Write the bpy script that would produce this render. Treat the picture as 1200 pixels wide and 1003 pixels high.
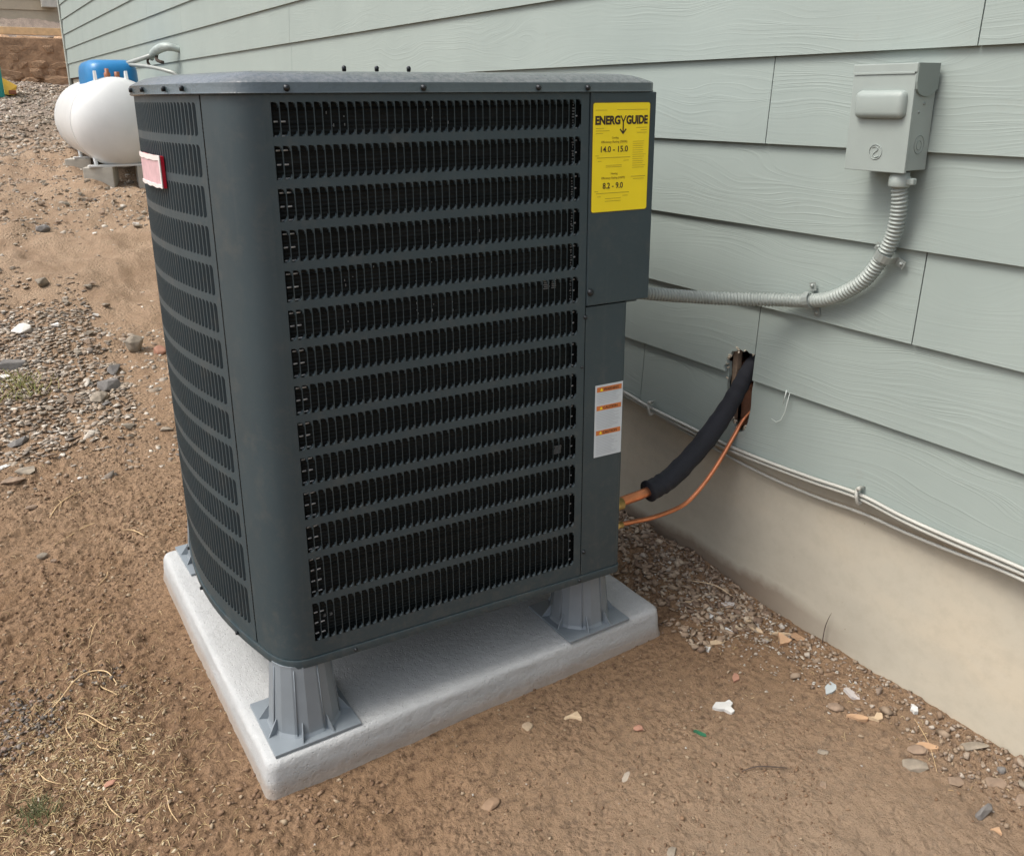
import bpy, bmesh, math, random
import numpy as np
from mathutils import Vector, Matrix
from mathutils.geometry import tessellate_polygon

for _o in list(bpy.data.objects): bpy.data.objects.remove(_o)
S = bpy.context.scene
C = S.collection
random.seed(4)
RNG = np.random.default_rng(7)

# ------------------------------------------------------------------ camera, sky, sun, exposure
cam_d = bpy.data.cameras.new('camera')
cam = bpy.data.objects.new('camera', cam_d); C.objects.link(cam)
_r = Vector((0.84584427, -0.53339069, -0.00646852)); _u = Vector((0.16113979, 0.24393612, 0.95631017)); _f = Vector((0.50850903, 0.80993182, -0.29228243))
M = Matrix((( _r.x, _u.x, -_f.x, -1.49621899), (_r.y, _u.y, -_f.y, 0.0), (_r.z, _u.z, -_f.z, 1.21603675), (0, 0, 0, 1)))
cam.matrix_world = M
cam_d.sensor_fit = 'HORIZONTAL'; cam_d.sensor_width = 36.0
cam_d.lens = 36.0 * 1014.495 / 1200.0
cam_d.shift_x = 4.46 / 1200.0
cam_d.shift_y = -78.84 / 1200.0
cam_d.clip_start = 0.02; cam_d.clip_end = 400
S.camera = cam
S.render.resolution_x = 1024; S.render.resolution_y = 855

SUN_DIR = Vector((-0.62, 0.12, 1.0)).normalized()     # towards the sun
W = bpy.data.worlds.new('World'); S.world = W; W.use_nodes = True
wn = W.node_tree; wn.nodes.clear()
sky = wn.nodes.new('ShaderNodeTexSky'); sky.sky_type = 'NISHITA'; sky.sun_disc = False
sky.sun_elevation = math.asin(SUN_DIR.z); sky.sun_rotation = math.atan2(SUN_DIR.x, SUN_DIR.y) % (2 * math.pi)
sky.air_density = 1.0; sky.dust_density = 5.0; sky.ozone_density = 1.0
hsv = wn.nodes.new('ShaderNodeHueSaturation'); hsv.inputs['Saturation'].default_value = 0.5
bg = wn.nodes.new('ShaderNodeBackground'); bg.inputs['Strength'].default_value = 0.15
wo = wn.nodes.new('ShaderNodeOutputWorld')
wn.links.new(sky.outputs[0], hsv.inputs['Color']); wn.links.new(hsv.outputs[0], bg.inputs['Color']); wn.links.new(bg.outputs[0], wo.inputs[0])
sun_d = bpy.data.lights.new('sun', 'SUN'); sun_d.energy = 1.3; sun_d.angle = math.radians(24); sun_d.color = (1.0, 0.95, 0.87)
sun = bpy.data.objects.new('sun', sun_d); C.objects.link(sun)
sun.rotation_euler = SUN_DIR.to_track_quat('Z', 'Y').to_euler(); sun.location = (-4, 2, 6)
S.view_settings.view_transform = 'Standard'; S.view_settings.look = 'None'; S.view_settings.gamma = 1
S.view_settings.use_curve_mapping = False
S.view_settings.exposure = 0.70

# ------------------------------------------------------------------ material helpers
class NT:
    def __init__(s, name):
        s.m = bpy.data.materials.new(name); s.m.use_nodes = True
        s.t = s.m.node_tree; s.n = s.t.nodes; s.b = s.n['Principled BSDF']
    def node(s, typ, ins=None, **kw):
        n = s.n.new(typ)
        for k, v in kw.items(): setattr(n, k, v)
        for k, v in (ins or {}).items():
            if isinstance(v, bpy.types.NodeSocket): s.t.links.new(v, n.inputs[k])
            else: n.inputs[k].default_value = v
        return n
    def link(s, a, b): s.t.links.new(a, b)
    def coord(s, kind='Object'): return s.node('ShaderNodeTexCoord').outputs[kind]
    def map(s, vec, sc=(1, 1, 1), loc=(0, 0, 0), rot=(0, 0, 0)):
        return s.node('ShaderNodeMapping', {'Vector': vec, 'Scale': sc, 'Location': loc, 'Rotation': rot}).outputs[0]
    def noise(s, vec, scale, detail=4, rough=.55, dist=0, out='Fac'):
        return s.node('ShaderNodeTexNoise', {'Vector': vec, 'Scale': scale, 'Detail': detail, 'Roughness': rough, 'Distortion': dist}).outputs[out]
    def ramp(s, fac, stops, interp='LINEAR'):
        r = s.node('ShaderNodeValToRGB', {'Fac': fac}); e = r.color_ramp; e.interpolation = interp
        while len(e.elements) < len(stops): e.elements.new(.5)
        for el, (p, c) in zip(e.elements, stops):
            el.position = p; el.color = (c, c, c, 1) if not hasattr(c, '__len__') else (*c[:3], 1)
        return r.outputs[0]
    def mix(s, fac, a, b, mode='MIX'):
        n = s.node('ShaderNodeMix', data_type='RGBA', blend_type=mode)
        for i, v in ((0, fac), (6, a), (7, b)):
            if isinstance(v, bpy.types.NodeSocket): s.link(v, n.inputs[i])
            else: n.inputs[i].default_value = v if i == 0 else (*v[:3], 1)
        return n.outputs[2]
    def math(s, op, a, b=0.0, clamp=False):
        n = s.node('ShaderNodeMath', operation=op, use_clamp=clamp)
        for i, v in ((0, a), (1, b)):
            if isinstance(v, bpy.types.NodeSocket): s.link(v, n.inputs[i])
            else: n.inputs[i].default_value = v
        return n.outputs[0]
    def bump(s, h, strength=.5, dist=.01, normal=None):
        ins = {'Height': h, 'Strength': strength, 'Distance': dist}
        if normal is not None: ins['Normal'] = normal
        return s.node('ShaderNodeBump', ins).outputs[0]
    def set(s, color=None, rough=None, metal=None, normal=None, spec=None, coat=None):
        for k, v in (('Base Color', color), ('Roughness', rough), ('Metallic', metal), ('Normal', normal), ('Specular IOR Level', spec), ('Coat Weight', coat)):
            if v is None: continue
            if isinstance(v, bpy.types.NodeSocket): s.link(v, s.b.inputs[k])
            else: s.b.inputs[k].default_value = (*v[:3], 1) if k == 'Base Color' else v
        return s.m

def simple(name, col, rough=.5, metal=0, var=.15, bscale=0, bdist=.0005, nscale=12, spec=.5):
    t = NT(name); v = t.coord()
    n = t.noise(v, nscale, 5, .6)
    lo = tuple(c * (1 - var) for c in col); hi = tuple(min(1, c * (1 + var)) for c in col)
    c = t.ramp(n, [(.3, lo), (.7, hi)])
    nr = t.bump(t.noise(v, bscale, 3, .6), .6, bdist) if bscale else None
    return t.set(c, rough, metal, nr, spec)

def m_siding():
    t = NT('sage_fibre_cement'); v = t.coord()
    rnd = t.node('ShaderNodeObjectInfo').outputs['Random']
    off = t.node('ShaderNodeCombineXYZ', {'X': 0.0, 'Y': t.math('MULTIPLY', rnd, 37.0), 'Z': t.math('MULTIPLY', rnd, 11.0)}).outputs[0]
    vv = t.node('ShaderNodeVectorMath', {0: v, 1: off}, operation='ADD').outputs[0]
    # warp field makes the embossed grain wander
    wz = t.noise(t.map(vv, (1, 1.6, 5)), 1.0, 2, .5)
    vw = t.node('ShaderNodeVectorMath', {0: vv, 1: t.node('ShaderNodeCombineXYZ', {'X': 0.0, 'Y': 0.0, 'Z': t.math('MULTIPLY', wz, .22)}).outputs[0]}, operation='ADD').outputs[0]
    g1 = t.noise(t.map(vw, (1, .9, 62)), 1.0, 3, .55)
    g2 = t.noise(t.map(vw, (1, 3.0, 210)), 1.0, 2, .6)
    # thin raised cathedral lines
    line = t.math('ABSOLUTE', t.math('SUBTRACT', g1, .5))
    ridge = t.ramp(line, [(0.0, 1.0), (.03, .35), (.09, 0.0)])
    mask = t.ramp(t.noise(t.map(vv, (1, 2.0, 9)), 1.0, 2, .5), [(.42, 0.0), (.62, 1.0)])
    h = t.math('ADD', t.math('MULTIPLY', ridge, t.math('ADD', t.math('MULTIPLY', mask, .8), .2)), t.math('MULTIPLY', g2, .35))
    blot = t.noise(v, 3.0, 4, .6)
    fine = t.noise(t.map(v, (1, 6, 40)), 1.0, 3, .6)
    c = t.ramp(blot, [(.3, (.268, .314, .293)), (.7, (.297, .345, .322))])
    c = t.mix(t.math('MULTIPLY', fine, .22), c, (.228, .275, .256))
    # dust / grime speckle
    gr = t.ramp(t.noise(v, 14, 6, .7), [(.62, 0.0), (.8, .35)])
    c = t.mix(gr, c, (.24, .24, .20))
    return t.set(c, .62, 0, t.bump(h, .36, .0011), .35)

def m_dirt():
    t = NT('brown_dirt'); v = t.coord()
    big = t.noise(v, .9, 5, .6); mid = t.noise(v, 7, 6, .65); fine = t.noise(v, 60, 6, .7); vf = t.noise(v, 260, 3, .7)
    c = t.ramp(big, [(.25, (.180, .108, .060)), (.5, (.258, .162, .092)), (.78, (.345, .235, .146))])
    c = t.mix(t.ramp(mid, [(.35, 0.0), (.7, .55)]), c, (.33, .218, .138))
    c = t.mix(t.ramp(fine, [(.34, .8), (.52, 0.0)]), c, (.075, .043, .026))
    c = t.mix(t.ramp(vf, [(.58, 0.0), (.74, .6)]), c, (.36, .26, .17))
    # further off the soil turns stony and paler
    sep = t.node('ShaderNodeSeparateXYZ', {0: v})
    far = t.math('MULTIPLY', t.math('SUBTRACT', sep.outputs['Y'], 2.0), .35, True)
    farc = t.ramp(mid, [(.3, (.28, .195, .13)), (.7, (.42, .315, .22))])
    c = t.mix(t.math('MULTIPLY', far, .75), c, farc)
    # paler patch to the right foreground
    px = t.node('ShaderNodeVectorMath', {0: v, 1: (-.55, .45, 0)}, operation='DISTANCE').outputs['Value']
    c = t.mix(t.ramp(t.math('ADD', px, t.math('MULTIPLY', mid, .3)), [(.3, .75), (1.0, 0.0)]), c, (.33, .255, .185))
    # greyer far ground
    gy = t.math('MULTIPLY', t.math('SUBTRACT', sep.outputs['Y'], 8.2), .5, True)
    c = t.mix(t.math('MULTIPLY', gy, .75), c, t.ramp(fine, [(.3, (.13, .11, .095)), (.7, (.30, .26, .23))]))
    gr = t.noise(v, 620, 3, .75)
    c = t.mix(t.ramp(gr, [(.36, .35), (.5, 0.0)]), c, (.10, .060, .036))
    c = t.mix(t.ramp(gr, [(.60, 0.0), (.74, .35)]), c, (.44, .33, .22))
    vor = t.node('ShaderNodeTexVoronoi', {'Vector': v, 'Scale': 85.0, 'Randomness': 1.0}).outputs['Distance']
    h = t.math('ADD', t.math('MULTIPLY', fine, 1.0), t.math('MULTIPLY', vf, .35))
    h = t.math('ADD', h, t.math('MULTIPLY', t.math('SUBTRACT', .6, vor), t.ramp(mid, [(.4, 0.0), (.65, .9)])))
    return t.set(c, .95, 0, t.bump(h, 1.0, .012), .2)

def m_island(name, cols, rough=.85, bs=60, bd=.002):
    t = NT(name); v = t.coord()
    r = t.node('ShaderNodeNewGeometry').outputs['Random Per Island']
    c = t.ramp(r, [(i / (len(cols)), c) for i, c in enumerate(cols)], 'CONSTANT')
    n = t.noise(v, 45, 5, .65)
    c = t.mix(t.ramp(n, [(.35, .45), (.65, 0.0)]), c, (.16, .11, .075))
    return t.set(c, rough, 0, t.bump(t.noise(v, bs, 4, .6), .6, bd), .3)

def m_paint():
    t = NT('slate_powder_coat'); v = t.coord()
    n = t.noise(v, 4, 5, .6); f = t.noise(v, 900, 2, .5)
    c = t.ramp(n, [(.3, (.030, .047, .055)), (.7, (.037, .057, .066))])
    d = t.noise(v, 22, 6, .7)
    c = t.mix(t.ramp(d, [(.52, 0.0), (.85, .25)]), c, (.16, .14, .11))
    zz = t.node('ShaderNodeSeparateXYZ', {0: v}).outputs['Z']
    splash = t.math('MULTIPLY', t.ramp(t.noise(v, 55, 6, .75), [(.50, 0.0), (.68, 1.0)]), t.ramp(zz, [(.22, .22), (.45, .04)]))
    c = t.mix(splash, c, (.15, .13, .105))
    st = t.noise(t.map(v, (30, 30, 1.2)), 1.0, 4, .6)
    c = t.mix(t.ramp(st, [(.60, 0.0), (.8, .14)]), c, (.13, .13, .12))
    r = t.ramp(t.noise(v, 9, 4, .6), [(.3, .42), (.7, .55)])
    return t.set(c, r, 0, t.bump(f, .25, .0006), .45)

def m_cap():
    t = NT('orange_peel_cap_paint'); v = t.coord()
    n = t.noise(v, 140, 3, .6); b = t.noise(v, 18, 5, .7)
    c = t.ramp(b, [(.3, (.042, .060, .068)), (.7, (.055, .075, .084))])
    nz = t.node('ShaderNodeSeparateXYZ', {0: t.node('ShaderNodeNewGeometry').outputs['Normal']}).outputs['Z']
    up = t.ramp(nz, [(.25, 0.0), (.75, 1.0)])
    dust_sheen = t.math('MULTIPLY', up, t.ramp(t.noise(v, 90, 6, .75), [(.36, .15), (.62, .85)]))  # dust speckle plus sky sheen painted onto the upward faces
    c = t.mix(dust_sheen, c, (.15, .16, .165))
    return t.set(c, .24, 0, t.bump(n, .5, .0016), .9)

def m_concrete():
    t = NT('rough_light_concrete'); v = t.coord()
    n = t.noise(v, 5, 6, .6); f = t.noise(v, 70, 5, .7); q = t.noise(v, 320, 3, .6)
    c = t.ramp(n, [(.3, (.365, .375, .375)), (.7, (.43, .44, .44))])
    c = t.mix(t.ramp(f, [(.3, .3), (.5, 0.0)]), c, (.32, .325, .32))
    c = t.mix(t.ramp(q, [(.6, 0.0), (.75, .5)]), c, (.66, .66, .65))
    sep = t.node('ShaderNodeSeparateXYZ', {0: v})
    low = t.math('SUBTRACT', 1.0, t.math('MULTIPLY', t.math('ADD', sep.outputs['Z'], t.math('MULTIPLY', f, -.03)), 40.0), True)
    c = t.mix(t.math('MULTIPLY', low, .6), c, (.25, .18, .12))
    vor = t.node('ShaderNodeTexVoronoi', {'Vector': v, 'Scale': 120.0}).outputs['Distance']
    h = t.math('ADD', f, t.math('MULTIPLY', t.ramp(vor, [(0.0, 0.0), (.25, 1.0)]), .5))
    return t.set(c, .9, 0, t.bump(h, .6, .005), .25)

def m_foundation():
    t = NT('cast_foundation_concrete'); v = t.coord()
    n = t.noise(t.map(v, (1, .8, 1.6)), 2.6, 5, .55); f = t.noise(v, 30, 5, .65)
    c = t.ramp(n, [(.28, (.41, .385, .32)), (.48, (.455, .425, .35)), (.68, (.50, .45, .355)), (.85, (.50, .475, .41))])
    c = t.mix(t.ramp(f, [(.3, .25), (.55, 0.0)]), c, (.34, .305, .24))
    band = t.noise(t.map(v, (1, 1.4, 7)), 2, 3, .5)
    c = t.mix(t.ramp(band, [(.55, 0.0), (.75, .35)]), c, (.38, .35, .29))
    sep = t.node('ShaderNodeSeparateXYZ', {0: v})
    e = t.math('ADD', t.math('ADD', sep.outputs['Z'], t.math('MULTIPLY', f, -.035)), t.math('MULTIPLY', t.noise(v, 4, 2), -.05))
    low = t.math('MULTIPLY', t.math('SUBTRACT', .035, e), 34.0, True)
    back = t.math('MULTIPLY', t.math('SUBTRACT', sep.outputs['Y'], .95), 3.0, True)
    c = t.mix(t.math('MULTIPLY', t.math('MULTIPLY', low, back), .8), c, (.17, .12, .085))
    pin = t.node('ShaderNodeTexVoronoi', {'Vector': v, 'Scale': 26.0}).outputs['Distance']
    pm = t.math('MULTIPLY', t.ramp(pin, [(.035, 1.0), (.06, 0.0)]), t.ramp(t.noise(v, 3), [(.48, 0.0), (.56, 1.0)]))
    c = t.mix(t.math('MULTIPLY', pm, .6), c, (.20, .17, .13))
    return t.set(c, .85, 0, t.bump(f, .3, .002), .25)

MAT = dict(
    siding=m_siding(), dirt=m_dirt(), paint=m_paint(), cap=m_cap(), concrete=m_concrete(), foundation=m_foundation(),
    trim=simple('trim_paint', (.34, .36, .32), .6), sheath=simple('wood_sheathing', (.20, .095, .06), .85, 0, .35, 60, .002),
    paleply=simple('torn_pale_board_core', (.52, .46, .36), .9, 0, .25, 150, .002), plyedge=simple('weathered_ply_edge', (.30, .215, .15), .9, 0, .4, 120, .002, 30), dark=simple('dark_cavity', (.012, .011, .010), .9),
    coil=None, tube=simple('bright_tube_glint', (.60, .60, .58), .4, .3, .1), coilplate=None,
    galv=simple('grey_painted_steel', (.285, .325, .305), .45, 0, .05, 400, .0002), galvdark=simple('grey_painted_steel_hinge', (.19, .225, .21), .5, 0, .05),
    conduit=simple('zinc_flex_conduit', (.27, .30, .28), .5, .1, .12, 0), strap=simple('zinc_strap', (.30, .33, .31), .42, .3, .1),
    foam=simple('black_foam_insulation', (.010, .0115, .017), .8, 0, .2, 500, .001), copper=simple('copper_pipe', (.66, .25, .12), .33, .85, .18, 0, 0, 30),
    brass=simple('brass_fitting', (.72, .52, .20), .35, .9, .1), cable=simple('off_white_cable', (.42, .42, .38), .5, 0, .08),
    riser=simple('blue_grey_plastic', (.19, .218, .240), .42, 0, .08, 500, .0002),
    yellow=simple('yellow_label_stock', (.90, .70, .006), .45, 0, .03), ink=simple('black_ink', (.03, .012, .008), .6), inkfaint=simple('faint_print_ink', (.36, .26, .012), .6),
    white=simple('white_label_stock', (.55, .60, .63), .45, 0, .04), orange=simple('orange_print', (.56, .17, .04), .5), greyink=simple('grey_print_ink', (.42, .45, .48), .6),
    red=simple('red_badge_frame', (.48, .010, .03), .35), pink=simple('pale_pink_badge_plate', (.58, .38, .40), .45, 0, .15, 0, 0, 60), film=simple('milky_film', (.74, .68, .66), .4),
    tank=simple('white_tank_enamel', (.60, .615, .61), .34, 0, .06, 0, 0, 4), blue=simple('blue_plastic_hood', (.008, .17, .40), .35, 0, .06),
    block=simple('cast_concrete_block', (.40, .38, .33), .9, 0, .12, 80, .002), greypipe=simple('grey_pipe', (.30, .32, .30), .4, .2, .1),
    foil=simple('wrapped_tape', (.33, .38, .36), .5, .1, .3, 60, .003), lumber=simple('yellow_lumber', (.74, .54, .30), .8, 0, .15, 60, .001),
    bank=simple('brown_stone', (.40, .255, .15), .95, 0, .35, 14, .03, 9), tanwall=simple('tan_house_paint', (.50, .42, .30), .8, 0, .06), offwhite=simple('off_white_paint', (.60, .58, .50), .6),
    teal=simple('teal_plastic', (.02, .27, .24), .45, 0, .08), toyyellow=simple('yellow_plastic', (.75, .46, .05), .45, 0, .1), toyred=simple('brown_red_plastic', (.25, .09, .04), .5),
    plaster=simple('white_plaster', (.54, .54, .52), .85, 0, .08, 80, .002), greyboard=simple('grey_board_shard', (.38, .42, .43), .8, 0, .1), paleboard=simple('pale_board_shard', (.44, .41, .39), .8, 0, .08),
    woodchip=simple('fresh_wood_chip', (.44, .28, .165), .8, 0, .2, 90, .001, 40), tanchip=simple('tan_wood_chip', (.50, .38, .25), .85, 0, .15, 90, .001, 40),
    brick=simple('reddish_stone', (.36, .19, .13), .9, 0, .2, 70, .002), gstone=simple('grey_stone', (.235, .20, .155), .9, 0, .35, 60, .003, 30), bstone=simple('brown_grey_stone', (.235, .17, .12), .9, 0, .32, 60, .003, 30),
    dstone=simple('dark_grey_stone', (.16, .15, .14), .8, 0, .25, 60, .003, 30), wstone=simple('pale_stone', (.60, .57, .52), .8, 0, .15, 60, .002, 30),
    straw=m_island('dry_straw', [(.50, .37, .19), (.62, .49, .28), (.40, .28, .14), (.56, .44, .25)], .8), root=simple('dry_root', (.56, .40, .22), .8, 0, .2, 90, .001),
    twig=simple('dark_twig', (.07, .05, .04), .9), green=simple('green_plastic', (.02, .12, .06), .4), grass=m_island('grass_blades', [(.07, .10, .035), (.10, .13, .05), (.16, .17, .08)], .7),
    dryg=m_island('yellowing_weed', [(.30, .30, .10), (.42, .38, .16), (.24, .26, .09)], .8),
    gravel=m_island('mixed_gravel', [(.27, .23, .18), (.33, .28, .22), (.19, .17, .145), (.42, .35, .27), (.30, .225, .16), (.56, .52, .45), (.23, .18, .135), (.34, .30, .25)]),
    dgravel=m_island('dark_gravel', [(.105, .096, .082), (.15, .135, .115), (.08, .073, .065), (.19, .175, .16), (.24, .18, .15)]),
    clod=m_island('soil_crumbs', [(.18, .11, .065), (.22, .14, .085), (.14, .082, .048), (.27, .18, .115), (.20, .125, .075), (.36, .28, .19)]),
    crumb=m_island('white_crumbs', [(.55, .54, .50), (.44, .40, .33), (.50, .46, .40)]),
    palestone=simple('dusty_pale_stone', (.36, .31, .25), .9, 0, .2, 60, .002, 30),
    rubber=simple('black_rubber', (.015, .015, .016), .6), screw=simple('dark_screw', (.03, .033, .036), .3, .6), caulk=simple('pale_caulk', (.50, .55, .52), .5),
)
t = NT('coil_fins'); v = t.coord()
fz = t.node('ShaderNodeTexWave', {'Vector': v, 'Scale': 46.0, 'Distortion': .4}, wave_type='BANDS', bands_direction='Z').outputs['Fac']
MAT['coil'] = t.set(t.mix(t.ramp(t.noise(v, 24, 4, .7), [(.5, 0.0), (.75, .5)]), (.012, .015, .015), (.034, .036, .034)), .55, .3, t.bump(fz, .4, .002), .3)

# ------------------------------------------------------------------ mesh helpers
def link(name, me, mat, parent=None, smooth=False):
    o = bpy.data.objects.new(name, me); C.objects.link(o)
    if mat is not None: me.materials.append(MAT[mat] if isinstance(mat, str) else mat)
    if smooth:
        for p in me.polygons: p.use_smooth = True
    if parent: o.parent = parent
    return o
def mesh(name, vs, fs, mat, parent=None, smooth=False):
    me = bpy.data.meshes.new(name); me.from_pydata([tuple(v) for v in vs], [], [tuple(f) for f in fs]); me.update()
    return link(name, me, mat, parent, smooth)
def npmesh(name, V, F, mat, parent=None, smooth=False):
    me = bpy.data.meshes.new(name); n = F.shape[1]
    me.vertices.add(len(V)); me.vertices.foreach_set('co', V.astype(np.float32).ravel())
    me.loops.add(F.size); me.loops.foreach_set('vertex_index', F.astype(np.int32).ravel())
    me.polygons.add(len(F)); me.polygons.foreach_set('loop_start', np.arange(0, F.size, n, dtype=np.int32))
    me.update(calc_edges=True)
    return link(name, me, mat, parent, smooth)
def bobj(name, bm, mat, parent=None, smooth=False):
    bmesh.ops.recalc_face_normals(bm, faces=bm.faces[:])
    me = bpy.data.meshes.new(name); bm.to_mesh(me); bm.free()
    return link(name, me, mat, parent, smooth)
def tag(o, label=None, cat=None, group=None, kind=None):
    if label: o['label'] = label
    if cat: o['category'] = cat
    if group: o['group'] = group
    if kind: o['kind'] = kind
    return o
def thing(name, label, cat, loc=(0, 0, 0), rz=0, group=None):
    o = bpy.data.objects.new(name, None); C.objects.link(o); o.location = loc; o.rotation_euler = (0, 0, rz); o.empty_display_size = .05
    return tag(o, label, cat, group)
def bx(bm, a, b, bev=0, mat4=None):
    x0, y0, z0 = a; x1, y1, z1 = b
    vs = [bm.verts.new(p) for p in ((x0, y0, z0), (x1, y0, z0), (x1, y1, z0), (x0, y1, z0), (x0, y0, z1), (x1, y0, z1), (x1, y1, z1), (x0, y1, z1))]
    fs = [bm.faces.new([vs[i] for i in f]) for f in ((0, 3, 2, 1), (4, 5, 6, 7), (0, 1, 5, 4), (1, 2, 6, 5), (2, 3, 7, 6), (3, 0, 4, 7))]
    if mat4: bmesh.ops.transform(bm, matrix=mat4, verts=vs)
    if bev: bmesh.ops.bevel(bm, geom=list({e for f in fs for e in f.edges}), offset=bev, segments=2, affect='EDGES', profile=.6)
def box(name, a, b, mat, parent=None, bev=0, mat4=None):
    bm = bmesh.new(); bx(bm, a, b, bev, mat4); return bobj(name, bm, mat, parent)
def catmull(P, n):
    P = [Vector(p) for p in P]; Q = [P[0] * 2 - P[1]] + P + [P[-1] * 2 - P[-2]]; out = []
    for i in range(1, len(Q) - 2):
        for k in range(n):
            t = k / n; a, b, c, d = Q[i - 1:i + 3]
            out.append(.5 * ((2 * b) + (c - a) * t + (2 * a - 5 * b + 4 * c - d) * t * t + (3 * b - a - 3 * c + d) * t ** 3))
    out.append(P[-1]); return out
def tube_data(P, r, ns=10, helix=None, cap=True, flat=1.0):
    """r: number or list; helix=(pitch, amp) corrugates."""
    P = [Vector(p) for p in P]; n = len(P)
    T = [(P[min(i + 1, n - 1)] - P[max(i - 1, 0)]).normalized() for i in range(n)]
    up = Vector((0, 0, 1)) if abs(T[0].z) < .9 else Vector((1, 0, 0))
    N = (up - T[0] * up.dot(T[0])).normalized(); vs = []; s = 0
    for i in range(n):
        if i: s += (P[i] - P[i - 1]).length; N = (N - T[i] * N.dot(T[i])).normalized()
        B = T[i].cross(N); rr = r[i] if hasattr(r, '__len__') else r
        for k in range(ns):
            a = 2 * math.pi * k / ns; q = rr
            if helix: q = rr + helix[1] * math.cos(2 * math.pi * (s / helix[0]) - a)
            vs.append(P[i] + N * math.cos(a) * q * flat + B * math.sin(a) * q)
    fs = [(i * ns + k, i * ns + (k + 1) % ns, (i + 1) * ns + (k + 1) % ns, (i + 1) * ns + k) for i in range(n - 1) for k in range(ns)]
    if cap: fs += [tuple(range(ns))[::-1], tuple((n - 1) * ns + k for k in range(ns))]
    return vs, fs
def tube(name, P, r, mat, parent=None, ns=10, sm=0, helix=None, cap=True, flat=1.0):
    if sm: P = catmull(P, sm)
    if hasattr(r, '__len__') and len(r) != len(P): r = list(np.interp(np.linspace(0, 1, len(P)), np.linspace(0, 1, len(r)), r))
    vs, fs = tube_data(P, r, ns, helix, cap, flat)
    o = mesh(name, vs, fs, mat, parent, True)
    return o
def lathe(name, prof, mat, parent=None, n=32, axis='Z', loc=(0, 0, 0), smooth=True):
    vs = []; fs = []
    for r, h in prof:
        for k in range(n):
            a = 2 * math.pi * k / n; x, y = r * math.cos(a), r * math.sin(a)
            p = (x, y, h) if axis == 'Z' else ((x, h, y) if axis == 'Y' else (h, x, y))
            vs.append((p[0] + loc[0], p[1] + loc[1], p[2] + loc[2]))
    for i in range(len(prof) - 1):
        for k in range(n): fs.append((i * n + k, i * n + (k + 1) % n, (i + 1) * n + (k + 1) % n, (i + 1) * n + k))
    fs += [tuple(range(n)), tuple((len(prof) - 1) * n + k for k in range(n))]
    bm = bmesh.new(); V = [bm.verts.new(v) for v in vs]
    for f in fs:
        try: bm.faces.new([V[i] for i in f])
        except ValueError: pass
    return bobj(name, bm, mat, parent, smooth)
def prism(name, outline, place, mat, parent=None):
    """outline: 2-D polygon (may be concave); place(p, t) -> 3-D for t in 0..1 (front, back)."""
    n = len(outline); tri = tessellate_polygon([[Vector((p[0], p[1], 0)) for p in outline]])
    vs = [place(p, 0) for p in outline] + [place(p, 1) for p in outline]
    fs = [tuple(t) for t in tri] + [tuple(i + n for i in reversed(t)) for t in tri]
    fs += [(i, (i + 1) % n, (i + 1) % n + n, i + n) for i in range(n)]
    bm = bmesh.new(); V = [bm.verts.new(v) for v in vs]
    for f in fs: bm.faces.new([V[i] for i in f])
    return bobj(name, bm, mat, parent)

# numpy value noise
_L = RNG.random((256, 256))
def vnoise(x, y):
    xi = np.floor(x).astype(int); yi = np.floor(y).astype(int); fx = x - xi; fy = y - yi
    fx = fx * fx * (3 - 2 * fx); fy = fy * fy * (3 - 2 * fy)
    a = _L[xi % 256, yi % 256]; b = _L[(xi + 1) % 256, yi % 256]; c = _L[xi % 256, (yi + 1) % 256]; d = _L[(xi + 1) % 256, (yi + 1) % 256]
    return (a * (1 - fx) + b * fx) * (1 - fy) + (c * (1 - fx) + d * fx) * fy - .5
def fbm(x, y, f, o=4, g=.5):
    s = 0; a = 1
    for i in range(o): s = s + a * vnoise(x * f + 17.3 * i, y * f + 9.1 * i); f *= 2.03; a *= g
    return s

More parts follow.
